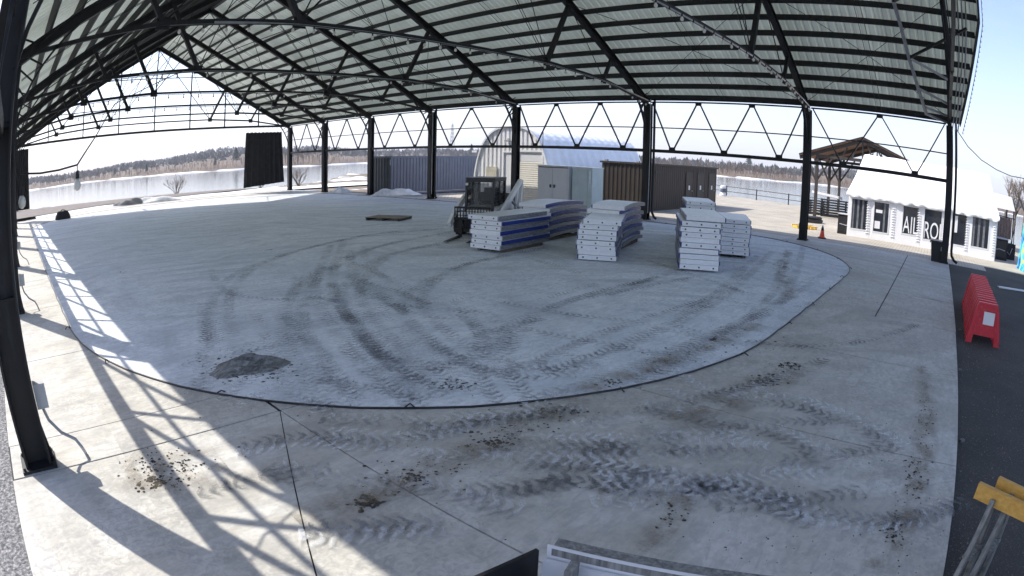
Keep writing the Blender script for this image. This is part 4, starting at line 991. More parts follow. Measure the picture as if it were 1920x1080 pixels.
for z in (.04, HZ - .07):
    for x in (X0 + .05, X1 - .05): mb.span((x - .045, Y0 + .125, z - .07), (x + .045, Y1 - .125, z + .06))
    for y in (Y0 + .05, Y1 - .05): mb.span((X0 + .125, y - .045, z - .07), (X1 - .125, y + .045, z + .06))
mb.build('rail', M['slate'], ct)
MB().span((X1 - .30, Y0 + .035, HZ - .62), (X1 - .16, Y0 + .06, HZ - .25)).build('placard', M['sign'], ct)
# arched metal hut
QY, QX0, QX1, QL, QH = 26.4, 19.35, 24.85, 10.6, 4.25
qc, hw = (QX0 + QX1) / 2, (QX1 - QX0) / 2
def archz(f):      # height of the arch at f in -1..1
    return QH * (1 - abs(f) ** 2.35) ** .62
hut = thing('arched_hut', 'white ribbed metal hut with arched roof behind the loader', 'hut', (qc, QY, -.05))
def arch_pts(off=0.0, n=36):
    out = []
    for i in range(n + 1):
        a = math.pi * i / n; c_, s_ = math.cos(a), math.sin(a)
        x = -hw * (1 if c_ >= 0 else -1) * abs(c_) ** .72 ; z = QH * abs(s_) ** .86
        out.append((qc + x * (1 + off / hw), z * (1 + off / QH)))
    return out
AP = arch_pts()
ax = [p[0] for p in AP]; az = [p[1] for p in AP]
def zat(x): return float(np.interp(x, ax, az))
# front wall in ribbed strips round the openings
op = [(OY(945, 285, QY).x, OY(962, 285, QY).x, 0, 2.10), (OY(972, 285, QY).x, OY(1018, 285, QY).x, 0, 2.84)]
op[0] = (op[0][0], op[0][1], 0, 2.84)
mb = MB(); nS = 34; 
for k in range(nS):
    x0 = QX0 + (QX1 - QX0) * k / nS; x1 = QX0 + (QX1 - QX0) * (k + 1) / nS; xm = (x0 + x1) / 2
    zlo = -.05
    for o_ in op:
        if o_[0] < xm < o_[1]: zlo = o_[3]
    yo = QY - (.05 if k % 2 else 0.0); za, zb = max(zlo + .01, zat(x0)), max(zlo + .01, zat(x1)); b = len(mb.v)
    mb.v += [(x0, yo, zlo), (x1, yo, zlo), (x1, yo, zb), (x0, yo, za), (x0, QY + .02, zlo), (x1, QY + .02, zlo), (x1, QY + .02, zb), (x0, QY + .02, za)]
    mb.f += [(b, b + 1, b + 2, b + 3), (b, b + 3, b + 7, b + 4), (b + 1, b + 5, b + 6, b + 2)]
mb.build('front_wall', M['hutwhite'], hut)
mb = MB(); rings = []
nR = int(QL / .19)
for k in range(nR + 1):
    off = (0, .055, .055, 0)[k % 4]
    P_ = arch_pts(off, 26); rings.append(P_); mb.v += [(x, QY + .03 + QL * k / nR, z - .05) for x, z in P_]
m_ = 27
mb.f = [(k * m_ + i, k * m_ + i + 1, (k + 1) * m_ + i + 1, (k + 1) * m_ + i) for k in range(nR) for i in range(m_ - 1)]
mb.build('arch_roof', M['hutroof'], hut)
mb = MB(); P_ = arch_pts(.08, 30)
for (xa, za), (xb, zb) in zip(P_, P_[1:]): mb.bar((xa, QY - .06, za - .05), (xb, QY - .06, zb - .05), .10, .14, (0, 1, 0))
mb.build('edge_trim', M['white'], hut)
a, b, _, h = op[1]; mb = MB()
for k in range(20):
    z0 = -.04 + (2.30 + .04) * k / 20; mb.extr([(a + .02, QY + .03, z0), (a + .02, QY - .012, z0 + .02), (a + .02, QY - .012, z0 + .09), (a + .02, QY + .03, z0 + .115)], (b - a - .04, 0, 0))
sh = mb.build('roller_shutter', M['shutter'], hut)
MB().span((a + .02, QY + .0, 2.31), (b - .02, QY + .08, 2.83)).build('shutter_box', M['cabinet'], sh)
mb = MB(); mb.span((a - .07, QY - .07, -.05), (a + .015, QY + .03, 2.9)); mb.span((b - .015, QY - .07, -.05), (b + .07, QY + .03, 2.9)); mb.span((a + .02, QY - .07, 2.842), (b - .02, QY + .03, 2.95)); mb.build('frame', M['white'], sh)
a, b, _, h = op[0]; dr = MB().span((a + .05, QY - .01, -.04), (b - .05, QY + .03, 2.78)).build('door', M['cabinet'], hut)
mb = MB(); mb.span((a - .03, QY - .07, -.05), (a + .045, QY + .02, 2.84)); mb.span((b - .045, QY - .07, -.05), (b + .03, QY + .02, 2.84)); mb.span((a + .05, QY - .07, 2.79), (b - .05, QY + .02, 2.87)); mb.build('frame', M['white'], dr)
p0, p1 = OY(912, 312, QY - .1), OY(931, 336, QY - .1); MB().span((p0.x, QY - .12, p1.z), (p1.x, QY - .06, p0.z)).build('panel', M['beige'], hut)
p0 = OY(953, 264, QY - .1); mb = MB(); mb.box((p0.x, QY - .18, p0.z), (.34, .16, .10)); mb.box((p0.x, QY - .09, p0.z + .08), (.10, .08, .12)); mb.build('wall_lamp', M['steel_grey'], hut)
p0 = OY(893, 284, QY - .1); MB().box((p0.x - .15, QY - .12, p0.z), (.28, .12, .12)).build('sensor_box', M['white'], hut)
MB().tube([(QX1 - .5, QY - .02, 3.0), (QX1 - .5, QY - .02, 4.0)], .03, 5).build('vent_pipe', M['steel_grey'], hut)

# grey equipment cabinet and pale teal unit in front of the hut
CY0 = 25.3; p0, p1 = OY(1009, 311, CY0), OY(1067, 311, CY0)
cabx = thing('equipment_cabinet', 'tall light grey equipment cabinet in front of the arched hut', 'cabinet', ((p0.x + p1.x) / 2, CY0, -.05))
MB().span((p0.x, CY0, .02), (p1.x, CY0 + 1.0, 2.12)).build('case', M['cabinet'], cabx)
MB().span((p0.x - .03, CY0 - .03, 2.122), (p1.x + .03, CY0 + 1.02, 2.17)).build('lid', M['cabinet'], cabx)
for k in range(2):
    xa = p0.x + .07 + k * (p1.x - p0.x - .1) / 2; xb = xa + (p1.x - p0.x) / 2 - .10
    d_ = MB().span((xa, CY0 - .025, .14), (xb, CY0 - .001, 2.02)).build('door', M['cabinet'], cabx)
    MB().box((xb - .10 if k == 0 else xa + .10, CY0 - .05, 1.1), (.07, .05, .16)).build('handle', M['hose'], d_)
MB().span((p0.x + .05, CY0 - .02, 2.045), (p1.x - .05, CY0 - .002, 2.085)).build('vent_slot', M['hose'], cabx)
MB().span((p0.x - .02, CY0 + .05, -.05), (p1.x + .02, CY0 + .95, .018)).build('plinth', M['hose'], cabx)
p2, p3 = OY(1073, 313, CY0 + .1), OY(1111, 315, CY0 + .1)
tu = thing('cooling_unit', 'pale teal cooling unit standing right of the grey cabinet', 'cooling unit', ((p2.x + p3.x) / 2, CY0, -.05))
MB().span((p2.x + .02, CY0 + .1, .08), (p3.x, CY0 + 1.1, 2.10)).build('case', M['teal'], tu)
MB().span((p2.x, CY0 + .07, 2.102), (p3.x + .02, CY0 + 1.12, 2.15)).build('lid', M['cabinet'], tu)
MB().span((p2.x + .05, CY0 + .15, -.05), (p3.x - .03, CY0 + 1.05, .078)).build('base_frame', M['hose'], tu)
MB().tube([(p3.x - .10, CY0 + .04, 1.98), (p3.x - .10, CY0 + .04, 1.35)], .035, 7).build('pipe', M['white'], tu)
MB().span((p2.x + .10, CY0 + .08, .18), (p3.x - .28, CY0 + .098, 2.0)).build('access_panel', M['teal'], tu)

# brown ribbed cabin with door signs
BX0, BX1, BY0, BH = 26.95, 29.62, 28.3, 2.42; BY1 = OX(1343, 345, 29.62).y
bc = thing('brown_cabin', 'long dark brown ribbed cabin with small white door signs', 'cabin', ((BX0 + BX1) / 2, BY0, -.05))
ribbed(MB(), (BX0, BY0), (BX1, BY0), .10, BH, .26, .03, (0, -1)).build('end_wall', M['brown'], bc)
ribbed(MB(), (BX1, BY0), (BX1, BY1), .10, BH, .26, .025, (1, 0)).build('side_wall', M['brown'], bc)
mb = MB(); mb.span((BX0 + .02, BY0 + .05, -.05), (BX1 - .05, BY1, BH)); mb.build('core', M['brown'], bc)
MB().span((BX0 - .10, BY0 - .10, BH + .002), (BX1 + .10, BY1 + .08, BH + .10)).build('roof_trim', M['brown'], bc)
for uu in (1292, 1313, 1334):
    p = OX(uu, 352, BX1 + .05); dd = MB().span((BX1 + .03, p.y - .48, .12), (BX1 + .055, p.y + .48, 2.12)).build('door', M['brown'], bc)
    MB().span((BX1 + .056, p.y - .10, p.z - .13), (BX1 + .066, p.y + .10, p.z + .13)).build('sign', M['sign'], dd)
    MB().lathe((BX1 + .07, p.y + .36, 1.0), [(.03, 0), (.03, .06)], 8, 'X').build('handle', M['galv'], dd)
for uu, vv in ((1236, 323), (1314, 326)):
    p = OX(uu, vv, BX1 + .05); MB().span((BX1 + .03, p.y - .45, p.z - .07), (BX1 + .06, p.y + .45, p.z + .07)).build('vent', M['hose'], bc)
for uu in (1130, 1190):
    p = OY(uu, 298, BY0 - .1); mb = MB(); mb.box((p.x, BY0 + .3, BH + .14), (.16, .16, .08)); mb.build('roof_vent', M['steel_grey'], bc)

# railing along the water
rp = [G(u, v) for u, v in ((1338, 362), (1362, 366), (1418, 374), (1478, 383), (1540, 392), (1600, 401))]
rl = thing('railing', 'dark two rail fence along the water edge beyond the plaza', 'railing', tuple(rp[0]))
for p in rp[1:]:
    MB().box((p.x, p.y, .42), (.08, .08, .94)).build('post', M['steel'], rl)
for z in (.38, .82): MB().tube([(p.x, p.y, z) for p in rp], .03, 6).build('rail', M['steel'], rl)
bp = G(1362, 367) - Vector((.25, .3, 0))
bo = thing('bollard', 'fat white and blue mooring bollard on the water edge', 'bollard', (bp.x, bp.y, -.05))
MB().lathe((bp.x, bp.y, -.05), [(.30, 0), (.30, .15), (.26, .2), (.26, .85), (.29, .9), (.20, .96)], 14).build('drum', M['sign'], bo, True)
MB().lathe((bp.x + .02, bp.y - .02, .30), [(.265, 0), (.27, .02), (.27, .34), (.265, .36)], 14).build('band', M['slate'], bo, True)

# timber shelter behind the tent
TY0, TY1 = 40.0, 50.0; e0, e1 = OY(1498, 291, TY0), OY(1617, 260, TY0); tcx, tz, ez = e1.x, e1.z, e0.z; hwid = tcx - e0.x
ts = thing('timber_shelter', 'open timber shelter with brown boarded gable roof behind the white tent', 'shelter', (tcx, TY0, -.05))
for s_ in (-1, 1):
    a = Vector((tcx + s_ * hwid, 0, ez)); b = Vector((tcx, 0, tz)); nb = 14
    rf = MB().extr([(a.x, TY0, a.z + .06), (b.x, TY0, b.z + .06), (b.x, TY0, b.z + .14), (a.x, TY0, a.z + .14)], (0, TY1 - TY0, 0)).build('roof', M['darktimber'], ts)
    for k in range(nb):
        p = a.lerp(b, k / nb); q_ = a.lerp(b, (k + .94) / nb)
        MB().extr([(p.x, TY0 + .05, p.z), (q_.x, TY0 + .05, q_.z), (q_.x, TY0 + .05, q_.z + .05), (p.x, TY0 + .05, p.z + .05)], (0, TY1 - TY0 - .1, 0)).build('board', M['cedar'], rf)
    for y in (TY0 + .3, (TY0 + TY1) / 2, TY1 - .3):
        MB().bar((a.x, y, a.z - .12), (b.x, y, b.z - .12), .14, .22).build('rafter', M['darktimber'], ts)
        px_ = tcx + s_ * (hwid - 1.25); po = MB().span((px_ - .10, y - .10, -.05), (px_ + .10, y + .10, ez + .2)).build('post', M['darktimber'], ts)
        MB().bar((px_, y, 2.3), (px_ - s_ * 1.3, y, ez + .35), .10, .12).build('brace', M['darktimber'], po)
        MB().bar((px_, y, 2.2), (px_ + s_ * .8, y, ez - .1), .10, .12).build('brace', M['darktimber'], po)
for y in (TY0 + .3, TY1 - .3):
    MB().bar((tcx - hwid + 1.25, y, ez + .1), (tcx + hwid - 1.25, y, ez + .1), .14, .2).build('tie_beam', M['darktimber'], ts)
    for k in (-2, -1, 0, 1, 2):
        xx = tcx + k * .75; MB().bar((xx, y, ez + .2), (xx + (.4 if k < 0 else -.4 if k > 0 else 0), y, tz - abs(k) * .28 - .1), .08, .10).build('web', M['darktimber'], ts)

# stacked black slatted tables under the shelter
def table_stack(cu, cv, w, d, h, label, rz):
    p = G(cu, cv, -.05); t_ = thing('stacked_tables', label, 'tables', tuple(p), 'black tables by the shelter')
    M5 = Matrix.Translation(p) @ Matrix.Rotation(rz, 4, 'Z')
    for k in range(int(h / .17)):
        MB().box((0, 0, .10 + k * .17), (w, d, .075)).xf(M5).build('table_top', M['blackplastic'], t_)
        for sx in (-1, 1): MB().box((sx * (w / 2 - .12), 0, .10 + k * .17 - .068), (.10, d * .9, .055)).xf(M5).build('leg_frame', M['steel'], t_)
    return t_
table_stack(1562, 407, 2.0, 1.1, 1.25, 'black stack of slatted tables left of the tent', R_(12))
table_stack(1531, 402, 1.2, 1.0, 1.05, 'smaller black stack of tables by the timber post', R_(5))
# tilted sign board on top of tables
p = G(1548, 404, -.05); sb = thing('sign_board', 'pale sheet propped on the black stacked tables', 'board', (p.x, p.y, 1.0)); MB().box((p.x, p.y + .1, 1.36), (2.3, .9, .04), R_(12), .15, .10).build('sheet', M['cabinet'], sb)
# round black tray, yellow grating, cone
p = G(1523, 417, -.05); tr_ = thing('round_tray', 'round black tray stack lying on the sunlit plaza', 'tray', tuple(p))
MB().lathe(p, [(.55, 0), (.62, .03), (.66, .16), (.60, .20), (.56, .18)], 20).build('lower_tray', M['blackplastic'], tr_); MB().lathe(p + Vector((0, 0, .19)), [(.50, 0), (.56, .03), (.60, .12), (.52, .15)], 20).build('upper_tray', M['hose'], tr_)
p = G(1508, 428, -.05); yg_ = thing('yellow_grating', 'yellow plastic grating lying beside the right hand column', 'grating', tuple(p)); M5 = Matrix.Translation(p) @ Matrix.Rotation(R_(35), 4, 'Z')
for k in range(6): MB().box((-.5 + k * .2, 0, .06), (.07, .9, .10)).xf(M5).build('bar', M['yellowplastic'], yg_)
for s_ in (-1, 1): MB().box((0, s_ * .35, .125), (1.2, .08, .03)).xf(M5).build('crossbar', M['yellowplastic'], yg_)
p = G(1541, 447, -.05); cn_ = thing('traffic_cone', 'orange traffic cone with a dark collar on the slab edge', 'cone', tuple(p))
MB().box(p + Vector((0, 0, .0225)), (.36, .36, .045), .3).build('base', M['hose'], cn_)
MB().lathe(p + Vector((0, 0, .045)), [(.14, 0), (.13, .02), (.075, .30)], 14).build('lower_cone', M['orange'], cn_, True); MB().lathe(p + Vector((0, 0, .346)), [(.075, 0), (.05, .14)], 14).build('collar', M['hose'], cn_, True); MB().lathe(p + Vector((0, 0, .487)), [(.05, 0), (.033, .09), (.02, .095)], 14).build('tip', M['sign'], cn_, True)

# ================================================================== white event tent with lettered windows
NY = 29.75; tx0, tx1 = OY(1590, 400, NY).x, OY(1869, 430, NY).x; eavez = 1.98; ridz = 4.02; rdy = NY + 3.0
tent = thing('event_tent', 'white vinyl event tent with dark lettered windows', 'tent', ((tx0 + tx1) / 2, NY, -.05))
def roofpt(f, g_, back=False):
    x = tx0 - .12 + (tx1 - tx0 + .24) * f; y = NY - .14 + (rdy - NY + .14) * g_
    if back: y = 2 * rdy - y
    xin = .45 * g_ * (1 if f < .5 else -1) * abs(2 * f - 1) ** 6
    z = eavez + (ridz - eavez) * g_ - .10 * math.sin(math.pi * g_) * (.6 + .4 * math.cos(f * math.pi * 8)) + .02 * math.sin(f * 31)
    return (x + xin, y, z)
mb = MB(); NF, NG = 48, 8
for s_ in (0, 1):
    b = len(mb.v)
    for i in range(NF + 1):
        for j in range(NG + 1): mb.v.append(roofpt(i / NF, j / NG, s_))
    mb.f += [(b + i * (NG + 1) + j, b + (i + 1) * (NG + 1) + j, b + (i + 1) * (NG + 1) + j + 1, b + i * (NG + 1) + j + 1) for i in range(NF) for j in range(NG)]
rf = mb.build('roof', M['vinyl'], tent, True)
mb = MB(); NV = 96
for i in range(NV + 1):
    f = i / NV; x, y, z = roofpt(f, 0); d = .13 + .06 * abs(math.sin(f * math.pi * 12)) ; mb.v += [(x, y + .01, z), (x, y - .03 - .02 * math.sin(f * 70), z - d * .5), (x, y - .01 + .03 * math.sin(f * 95), z - d)]
mb.f = [(i * 3 + j, (i + 1) * 3 + j, (i + 1) * 3 + j + 1, i * 3 + j + 1) for i in range(NV) for j in range(2)]
mb.build('valance', M['vinyl'], rf, True)
for s_, x in ((0, tx0), (1, tx1)):
    mb = MB(); yb = 2 * rdy - NY; mb.extr([(x, NY, -.05), (x, yb, -.05), (x, yb, eavez - .04), (x + (.4 if s_ == 0 else -.4), rdy, ridz - .08), (x, NY, eavez - .04)], (.03, 0, 0)); mb.build('side_wall', M['vinyl'], tent)
wins = [(1598, 1628, 374, 430, ''), (1640, 1668, 380, 436, ''), (1694, 1724, 388, 440, 'AIL'), (1734, 1767, 394, 451, 'ROI'), (1786, 1814, 402, 460, ''), (1824, 1856, 408, 465, '')]
edges = [tx0 + .03]; WX = []
for a, b, t0, t1, txt in wins: WX.append((OY(a, t0, NY).x, OY(b, t0, NY).x, OY((a + b) / 2, t1, NY).z, OY((a + b) / 2, t0, NY).z, txt))
zb, zt = .42, 1.72
cur = tx0 + .031
for k, (xa, xb, z0, z1, txt) in enumerate(WX):
    nxt = WX[k + 1][0] if k < 5 else tx1
    mid = (xb + nxt) / 2 if k < 5 else tx1 - .005
    z0 = min(max(z0, .30), .62); z1 = min(z1, 1.80)
    mb = MB(); mb.span((cur, NY - .02, -.05), (mid - .006, NY + .02, z0)); mb.span((cur, NY - .02, z1), (mid - .006, NY + .02, eavez - .02)); mb.span((cur, NY - .02, z0), (xa, NY + .02, z1)); mb.span((xb, NY - .02, z0), (mid - .006, NY + .02, z1))
    wp = mb.build('wall_panel', M['vinyl'], tent)
    mb = MB()
    for zz in np.arange(.2, 1.85, .12): mb.tube([(mid - .22, NY - .03, zz), (mid - .12, NY - .045, zz + .03), (mid - .02, NY - .03, zz + .01)], .018, 5)
    mb.build('lacing', M['vinyl'], wp)
    wn = MB().span((xa, NY + .005, z0), (xb, NY + .015, z1)).build('window', M['glass'], tent)
    fr_ = MB(); fr_.span((xa - .04, NY - .035, z0 - .04), (xa + .012, NY - .021, z1 + .04)); fr_.span((xb - .012, NY - .035, z0 - .04), (xb + .04, NY - .021, z1 + .04)); fr_.span((xa + .013, NY - .035, z1 - .005), (xb - .013, NY - .021, z1 + .04)); fr_.span((xa + .013, NY - .035, z0 - .04), (xb - .013, NY - .021, z0 + .01))
    fr_.build('frame', M['white'], wn)
    if k in (0, 5, 1):
        mb = MB(); xs2 = np.linspace(xa + .04, xb - .05, 7)
        for q_ in range(6):
            if k == 1 and q_ < 3: continue
            if q_ % 2 == 0: mb.span((xs2[q_], NY - .004, z0 + .02), (xs2[q_] + (xs2[1] - xs2[0]) * .8, NY + .003, z1 - .02))
        mb.build('drape', M['drape'], wn)
    if k == 1:
        mb = MB(); mb.span((xa + .05, NY - .004, z0 + .15), (xa + .35, NY + .003, z0 + .5)); mb.span((xa + .1, NY - .006, z1 - .5), (xb - .35, NY + .003, z1 - .35)); split_build(mb, 'interior_item', M['sign'], wn)
    if k == 4: MB().span((xa + .04, NY - .004, z0 + .55), (xa + .32, NY + .003, z1 - .1)).build('notice', M['sign'], wn)
    if txt:
        fc = bpy.data.curves.new('lettering', 'FONT'); fc.body = txt; fc.extrude = .004; fc.size = 1.0
        to = bpy.data.objects.new('lettering_tmp', fc); COL.objects.link(to); bpy.context.view_layer.update()
        me = bpy.data.meshes.new_from_object(to.evaluated_get(bpy.context.evaluated_depsgraph_get())); bpy.data.objects.remove(to)
        co = np.array([v_.co[:] for v_ in me.vertices]); lo_, hi_ = co.min(0), co.max(0)
        sx, sz = (xb - xa - .05) / (hi_[0] - lo_[0]), (.78) / (hi_[1] - lo_[1])
        for v_ in me.vertices:
            x, y, z = v_.co; v_.co = (xa + .03 + (x - lo_[0]) * sx - tent.location[0], NY - .002 - z - tent.location[1], z0 + .04 + (y - lo_[1]) * sz - tent.location[2])
        me.materials.clear(); me.materials.append(M['sign']); lo2 = bpy.data.objects.new('lettering', me); COL.objects.link(lo2); lo2.parent = wn
    cur = mid
MB().tube([roofpt(.37, .02), (roofpt(.37, .02)[0] + .05, NY - .16, 2.2), roofpt(.385, .45)], .012, 4).build('guy_rope', M['hose'], tent)
# second tent far right
st2 = thing('small_tent', 'small white peaked tent behind the right end of the event tent', 'tent', (51.0, 38, -.05))
q0, q1, q2 = OY(1868, 362, 38), OY(1897, 368, 38), OY(1900, 396, 38)
zt2, ze2 = q0.z, q2.z
MB().extr([(q0.x - .5, 38, ze2), (q0.x + .1, 38, zt2), (q1.x, 38, zt2 - .05), (q2.x + .15, 38, ze2)], (0, 4, 0)).build('roof', M['vinyl'], st2)
for x in (q0.x - .4, q2.x + .05):
    for y in (38.1, 41.9): MB().span((x - .04, y - .04, -.05), (x + .04, y + .04, ze2 - .01)).build('pole', M['steel'], st2)

# bins and cases by the tent
def bin_(u0, u1, vb, vt, label, kind='bin', z=-.05, rz=0):
    a, b = G(u0, vb, z), G(u1, vb, z); c_ = (a + b) / 2; w = (b - a).length; dd = ray((u0 + u1) / 2, vt); tt = math.hypot(c_.x - CC[0], c_.y - CC[1]) / math.hypot(dd[0], dd[1]); h = CC[2] + tt * dd[2] - z
    t_ = thing('waste_bin' if kind == 'bin' else 'speaker_cabinet', label, 'bin' if kind == 'bin' else 'speaker', tuple(c_)); c_ = c_ + Vector((0, w * .5, 0)); M5 = Matrix.Translation(c_) @ Matrix.Rotation(rz, 4, 'Z')
    if kind == 'bin':
        k = w * .46
        MB().add([(-k * .8, -k * .8, 0), (k * .8, -k * .8, 0), (k * .8, k * .8, 0), (-k * .8, k * .8, 0), (-k, -k, h * .9), (k, -k, h * .9), (k, k, h * .9), (-k, k, h * .9)], [(3, 2, 1, 0), (4, 5, 6, 7), (0, 1, 5, 4), (1, 2, 6, 5), (2, 3, 7, 6), (3, 0, 4, 7)]).xf(M5).build('body', M['blackplastic'], t_)
        MB().box((0, 0, h * .93), (k * 2.12, k * 2.12, h * .05)).xf(M5).build('rim', M['blackplastic'], t_)
        mb = MB()
        for s_ in (-1, 1): mb.box((s_ * k * 1.08, 0, h * .85), (.04, k * .8, .06))
        split_build(mb.xf(M5), 'handle', M['blackplastic'], t_)
    else:
        MB().box((0, 0, h * .5), (w * .92, w * .9, h)).xf(M5).build('case', M['blackcloth'], t_)
        MB().box((0, -w * .452, h * .52), (w * .8, .012, h * .78)).xf(M5).build('grille', M['hose'], t_)
        MB().box((0, -.01, h + .012), (w * .98, w * .96, .022)).xf(M5).build('top_board', M['greybox'], t_)
        mb = MB(); mb.tube([(-w * .36, -w * .47, h * .52), (-w * .05, -w * .475, h * .47), (w * .1, -w * .475, h * .52), (w * .36, -w * .47, h * .47)], .018, 5); mb.xf(M5).build('strap', M['greybox'], t_)
bin_(1575, 1597, 440, 403, 'black case with pale strap at the left end of the tent', 'case')
bin_(1672, 1691, 454, 417, 'black case with pale strap between the tent windows', 'case')
bin_(1857, 1877, 486, 446, 'black case with pale top at the right end of the tent', 'case')
bin_(1748, 1768, 492, 450, 'square black waste bin beside the corner column', 'bin', 0.0)
# hanging brown cloth on a dark frame at the right
fp = G(1886, 486, -.05); hf = thing('clothes_frame', 'dark metal frame with brown cloth hanging beside the tent end', 'frame', tuple(fp))
mb = MB()
for dx in (-.75, .45): mb.tube([(fp.x + dx, fp.y + .3, -.05), (fp.x + dx, fp.y + .3, 2.05)], .03, 6)
mb.tube([(fp.x - .75, fp.y + .3, 2.05), (fp.x + .45, fp.y + .3, 2.02)], .03, 6); mb.tube([(fp.x + .1, fp.y, .1), (fp.x + .5, fp.y + .3, 1.8)], .03, 6); mb.build('frame', M['steel'], hf)
mb = MB(); N = 24
for s_ in (0, 1):
    for i in range(N + 1):
        for z in (.95, 1.5, 2.0): mb.v.append((fp.x - .7 + .95 * i / N, fp.y + .28 + .05 * math.sin(i * 1.3 + z) + s_ * .012, z))
mb.f = [(s_ * 75 + i * 3 + j, s_ * 75 + (i + 1) * 3 + j, s_ * 75 + (i + 1) * 3 + j + 1, s_ * 75 + i * 3 + j + 1) for s_ in (0, 1) for i in range(N) for j in (0, 1)]
mb.build('cloth', M['brownfabric'], hf, True)
MB().box((fp.x + .1, fp.y + .35, .35), (.9, .6, .8), .2).build('crate', M['blackcloth'], hf)
mb = MB(); mb.tube([(fp.x - .2, fp.y, .9), (fp.x - .1, fp.y - .1, .45), (fp.x + .2, fp.y - .12, .2), (fp.x + .35, fp.y - .05, .55)], .02, 6); mb.build('hose', M['galv'], hf)
# painted panels at the right edge
p = G(1906, 503, -.06); pn = thing('mural_panel', 'tall blue and green painted panel at the right edge', 'panel', tuple(p))
M5 = Matrix.Translation(p) @ Matrix.Rotation(R_(-78), 4, 'Z') @ Matrix.Rotation(R_(-6), 4, 'X')
MB().box((1.25, 0, 1.06), (2.44, .03, 2.10)).xf(M5).build('face', M['mural'], pn)
mb = MB(); mb.box((1.25, .05, 2.06), (2.44, .06, .09)); mb.box((1.25, .05, .08), (2.44, .06, .09)); mb.box((.06, .05, 1.06), (.09, .06, 1.86)); mb.box((2.42, .05, 1.06), (.09, .06, 1.86)); mb.xf(M5).build('frame', M['wood'], pn)
# pale plank on the asphalt
p, p2_ = G(1872, 539, -.05), G(1935, 549, -.05); pk = thing('plank', 'pale board lying flat on the asphalt behind the red barricades', 'plank', tuple(p)); dd = (p2_ - p).normalized(); MB().bar(p + Vector((0, 0, .02)), p + dd * 1.8 + Vector((0, 0, .02)), .22, .035).build('board', M['cabinet'], pk)

# ================================================================== red plastic barricades nested in a row
f0, f1 = G(1809, 641, -.06), G(1872, 651, -.06); f0.y = f1.y = 12.05; bd = Vector((.999, -.03, 0)); bw = (f1 - f0).length; bn = Vector((.03, 1, 0)); BHT = .76
bm1 = MB(); hw_ = bw / 2; tw_ = hw_ * .62
def trap(z): return hw_ + (tw_ - hw_) * z / BHT
def barricade_mesh():
    m1 = MB()   # hollow frame: legs, skirts, panel with two windows
    def plate(pts_, y0, y1): m1.extr([(x, y0, z) for x, z in pts_], (0, y1 - y0, 0))
    for s_ in (-1, 1):
        plate([(s_ * trap(0), 0.0), (s_ * (trap(0) - .15), 0.0), (s_ * (trap(.16) - .13), .16), (s_ * trap(.16), .16)][::s_], -.05, .05)
        plate([(s_ * trap(.16), .16), (s_ * (trap(.16) - .13), .16), (s_ * (trap(BHT - .12) - .10), BHT - .12), (s_ * trap(BHT - .12), BHT - .12)][::s_], -.045, .045)
    plate([(-trap(.16) + .125, .16), (trap(.16) - .125, .16), (trap(.34) - .125, .34), (-trap(.34) + .125, .34)], -.03, .03)
    plate([(-trap(.34) + .12, .34), (trap(.34) - .12, .34), (trap(.64) - .095, .64), (-trap(.64) + .095, .64)], -.018, .018)
    plate([(-trap(.64), .64), (trap(.64), .64), (trap(BHT) - .02, BHT), (-trap(BHT) + .02, BHT)], -.05, .05)
    return m1.mesh('moulding', M['red'])
bmesh_red = barricade_mesh(); rimm = MB()
for s_ in (-1, 1): rimm.bar((s_ * (trap(.1) - .03), 0, .1), (s_ * (trap(.66) - .03), 0, .66), .03, .12, (0, 1, 0))
rimm.bar((-tw_ + .03, 0, BHT + .012), (tw_ - .03, 0, BHT + .012), .13, .03)
rim_red = rimm.mesh('rim', M['red'])
ba = math.atan2(bd.y, bd.x); c0 = (f0 + f1) / 2; NBR = 15
for k in range(NBR):
    lab = 'red plastic barricade with a white label, nearest of the nested row' if k == 0 else ('red plastic barricade at the far end of the nested row' if k == NBR - 1 else 'red plastic barricade, %s from the front of the nested row' % (ORD + ['thirteenth', 'fourteenth'])[k])
    t_ = thing('barricade', lab, 'barricade', tuple(c0 + bn * (k * .30) + Vector((random.uniform(-.01, .01) - k * .004, 0, 0))), 'red barricades nested in a row'); t_.rotation_euler = (R_(-4), 0, ba + random.uniform(-.015, .015))
    for nm, me in (('moulding', bmesh_red), ('rim', rim_red)):
        o = bpy.data.objects.new(nm, me); COL.objects.link(o); o.parent = t_
    if k == 0:
        me = MB().box((.06, -.027, .50), (.27, .012, .24)).mesh('label_plate', M['sign']); o = bpy.data.objects.new('label_plate', me); COL.objects.link(o); o.parent = t_

# ================================================================== sawhorses at the lower right
def sawhorse(pL, direc, L, label, zt=.80):
    t_ = thing('sawhorse', label, 'sawhorse', (pL.x, pL.y, -.06), 'yellow sawhorses'); direc = direc.normalized(); sd_ = Vector((-direc.y, direc.x, 0))
    a = Vector((pL.x, pL.y, zt)); b = a + direc * L
    MB().bar(a, b, .045, .11).build('top_beam', M['yellow'], t_)
    for s0 in (.18, L - .18):
        for sg in (-1, 1):
            q_ = a + direc * s0 + sd_ * (sg * .03); MB().bar(q_ + Vector((0, 0, .0)), (q_.x + sd_.x * sg * .26, q_.y + sd_.y * sg * .26, -.06), .09, .04, direc).build('leg', M['lumber'], t_)
        q_ = a + direc * s0; MB().bar(q_ + sd_ * -.12 + Vector((0, 0, -.42)), q_ + sd_ * .12 + Vector((0, 0, -.42)), .09, .02).build('brace', M['lumber'], t_)
h1 = G(1832, 918, .80); h2 = G(1925, 962, .80); h3 = G(1868, 910, .82); h4 = G(1925, 938, .82)
sawhorse(h1, h2 - h1, 1.0, 'front yellow topped sawhorse with grey timber legs on the asphalt')
sawhorse(h3, h4 - h3, 1.0, 'rear yellow topped sawhorse pushed against the front one', .83)

